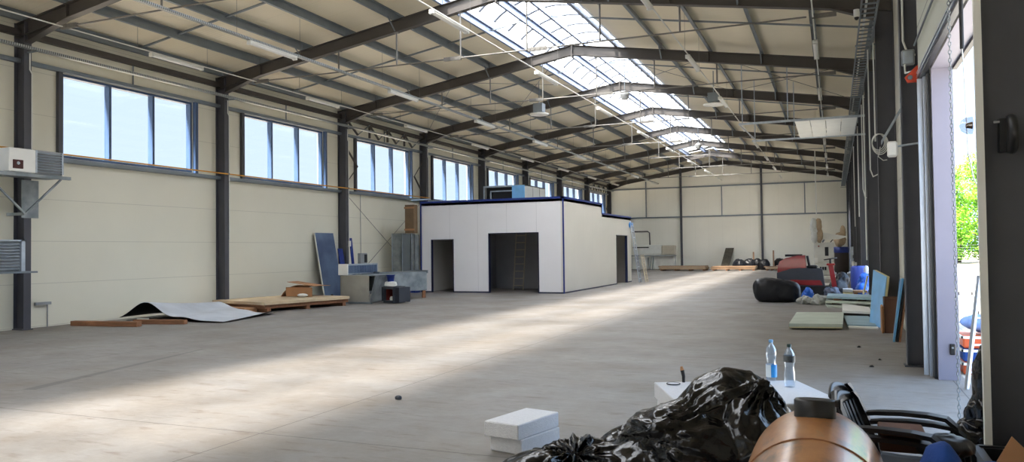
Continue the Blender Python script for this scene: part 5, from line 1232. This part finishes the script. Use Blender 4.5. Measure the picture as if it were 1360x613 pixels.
def tree(x,y,h,lab,seed,mt):
    rnd=random.Random(seed); t=thing('tree',lab,'tree',(x,y,0),'trees beyond the yard')
    m=MB(); m.tube([(x,y,-.05),(x+.1,y,h*.3),(x-.05,y,h*.62),(x,y,h*.9)],.15,8,rs=[.18,.14,.09,.03])
    cl=[]
    for i in range(26):
        z=h*rnd.uniform(.08,.97); rad=h*.24*math.sin(PI*min(1,(z/h)*.8+.2))**.6; a=rnd.uniform(0,2*PI); rr=rad*rnd.uniform(.2,1)
        c=Vector((x+rr*math.cos(a),y+rr*math.sin(a),z)); cl.append((c,h*rnd.uniform(.07,.13)))
        m.tube([(x,y,z*.8),tuple(c)],.03,5)
    m.build('trunk',M_bark,t)
    vs=[];fs=[]
    for c,r in cl:
        for j in range(130):
            d=Vector((rnd.gauss(0,1),rnd.gauss(0,1),rnd.gauss(0,1))).normalized()*r*rnd.uniform(.4,1); p=c+d
            if p.z<.2: continue
            u=Vector((rnd.gauss(0,1),rnd.gauss(0,1),rnd.gauss(0,1))).normalized(); w=u.orthogonal().normalized(); s=rnd.uniform(.08,.16); n=len(vs)
            vs+=[p-u*s,p+w*s*.6,p+u*s,p-w*s*.6]; fs.append((n,n+1,n+2,n+3))
    mm=MB(); mm.add(vs,fs); mm.build('crown',mt,t)
tl=[(6.5,76,8.2,'leafy tree left in the doorway view',1),(9.0,74.5,7.9,'leafy green tree second from the left in the doorway view',2),(11.4,75.5,9.3,'tallest leafy tree framed by the doorway',3),(13.2,73.5,6.6,'smaller bright tree right in the doorway view',4),(15.5,77,9.2,'leafy tree hidden by the near post, farther right',5),(4.0,77,8.8,'leafy tree hidden behind the white reveal',6),(10.2,79,8.6,'leafy tree standing behind the front row of trees',7),(12.4,80,9.3,'leafy tree at the back right of the doorway view',8),(18.0,75,7.5,'rightmost leafy tree beyond the yard',9)]
for x,y,h,lab,s in tl: tree(x,y,h,lab,s,M_leaf2 if s%2 else M_leaf1)

# =================================================================== LIGHT
w=bpy.data.worlds.new('sky'); scn.world=w; w.use_nodes=True; nt=w.node_tree; N=nt.nodes; L=nt.links
bg=N['Background']
tc=N.new('ShaderNodeTexCoord'); sp=N.new('ShaderNodeSeparateXYZ'); L.new(tc.outputs['Generated'],sp.inputs[0])
cr=N.new('ShaderNodeValToRGB'); e=cr.color_ramp.elements; e[0].position=.0; e[0].color=(.74,.88,1,1); e[1].position=1; e[1].color=(.42,.62,1,1)
x=e.new(.35); x.color=(.66,.82,1,1)
L.new(sp.outputs['Z'],cr.inputs[0]); # the sky is hazier and brighter on the doorway side and overhead than beyond the window wall
r1=N.new('ShaderNodeMapRange'); r1.interpolation_type='SMOOTHSTEP'; r1.inputs[1].default_value=-.3; r1.inputs[2].default_value=.75; r1.inputs[3].default_value=1.15; r1.inputs[4].default_value=4.4; L.new(sp.outputs['X'],r1.inputs[0])
r3=N.new('ShaderNodeMapRange'); r3.inputs[1].default_value=-.2; r3.inputs[2].default_value=.6; L.new(sp.outputs['X'],r3.inputs[0])
mxc=N.new('ShaderNodeMix'); mxc.data_type='RGBA'; L.new(r3.outputs[0],mxc.inputs[0]); L.new(cr.outputs[0],mxc.inputs[6]); mxc.inputs[7].default_value=(.50,.70,1,1); L.new(mxc.outputs[2],bg.inputs[0])
r2=N.new('ShaderNodeMapRange'); r2.interpolation_type='SMOOTHSTEP'; r2.inputs[1].default_value=.35; r2.inputs[2].default_value=.95; r2.inputs[3].default_value=0; r2.inputs[4].default_value=1.6; L.new(sp.outputs['Z'],r2.inputs[0])
ad=N.new('ShaderNodeMath'); L.new(r1.outputs[0],ad.inputs[0]); L.new(r2.outputs[0],ad.inputs[1]); L.new(ad.outputs[0],bg.inputs[1])
sun=bpy.data.lights.new('sun','SUN'); sun.energy=44; sun.angle=math.radians(8); sun.color=(1,.93,.82)
so=bpy.data.objects.new('sun',sun); COL.objects.link(so)
so.rotation_euler=Vector((.17,.62,-1)).to_track_quat('-Z','Y').to_euler(); so.location=(-12,-20,30)

# =================================================================== CAMERA
F,yaw,pitch,roll,H=1033.32,.3926,.0244,-.01235,1.598
cam=bpy.data.cameras.new('camera'); cam.sensor_width=36; cam.lens=F/1360*36; cam.clip_end=500; cam.clip_start=.05
co=bpy.data.objects.new('camera',cam); COL.objects.link(co)
f=Vector((-math.sin(yaw)*math.cos(pitch),math.cos(yaw)*math.cos(pitch),math.sin(pitch)))
r=Vector((math.cos(yaw),math.sin(yaw),0)); u=r.cross(f)
r2=r*math.cos(roll)+u*math.sin(roll); u2=-r*math.sin(roll)+u*math.cos(roll)
co.matrix_world=Matrix(((r2.x,u2.x,-f.x,0),(r2.y,u2.y,-f.y,0),(r2.z,u2.z,-f.z,H),(0,0,0,1)))
scn.camera=co
vs=scn.view_settings; vs.view_transform='Standard'; vs.look='None'; vs.gamma=1; vs.use_curve_mapping=False; vs.exposure=0
cy=scn.cycles; cy.use_denoising=True; cy.max_bounces=10; cy.diffuse_bounces=6; cy.transparent_max_bounces=16; cy.sample_clamp_indirect=8
for o in list(bpy.data.objects):
    if o.users_collection==() : pass
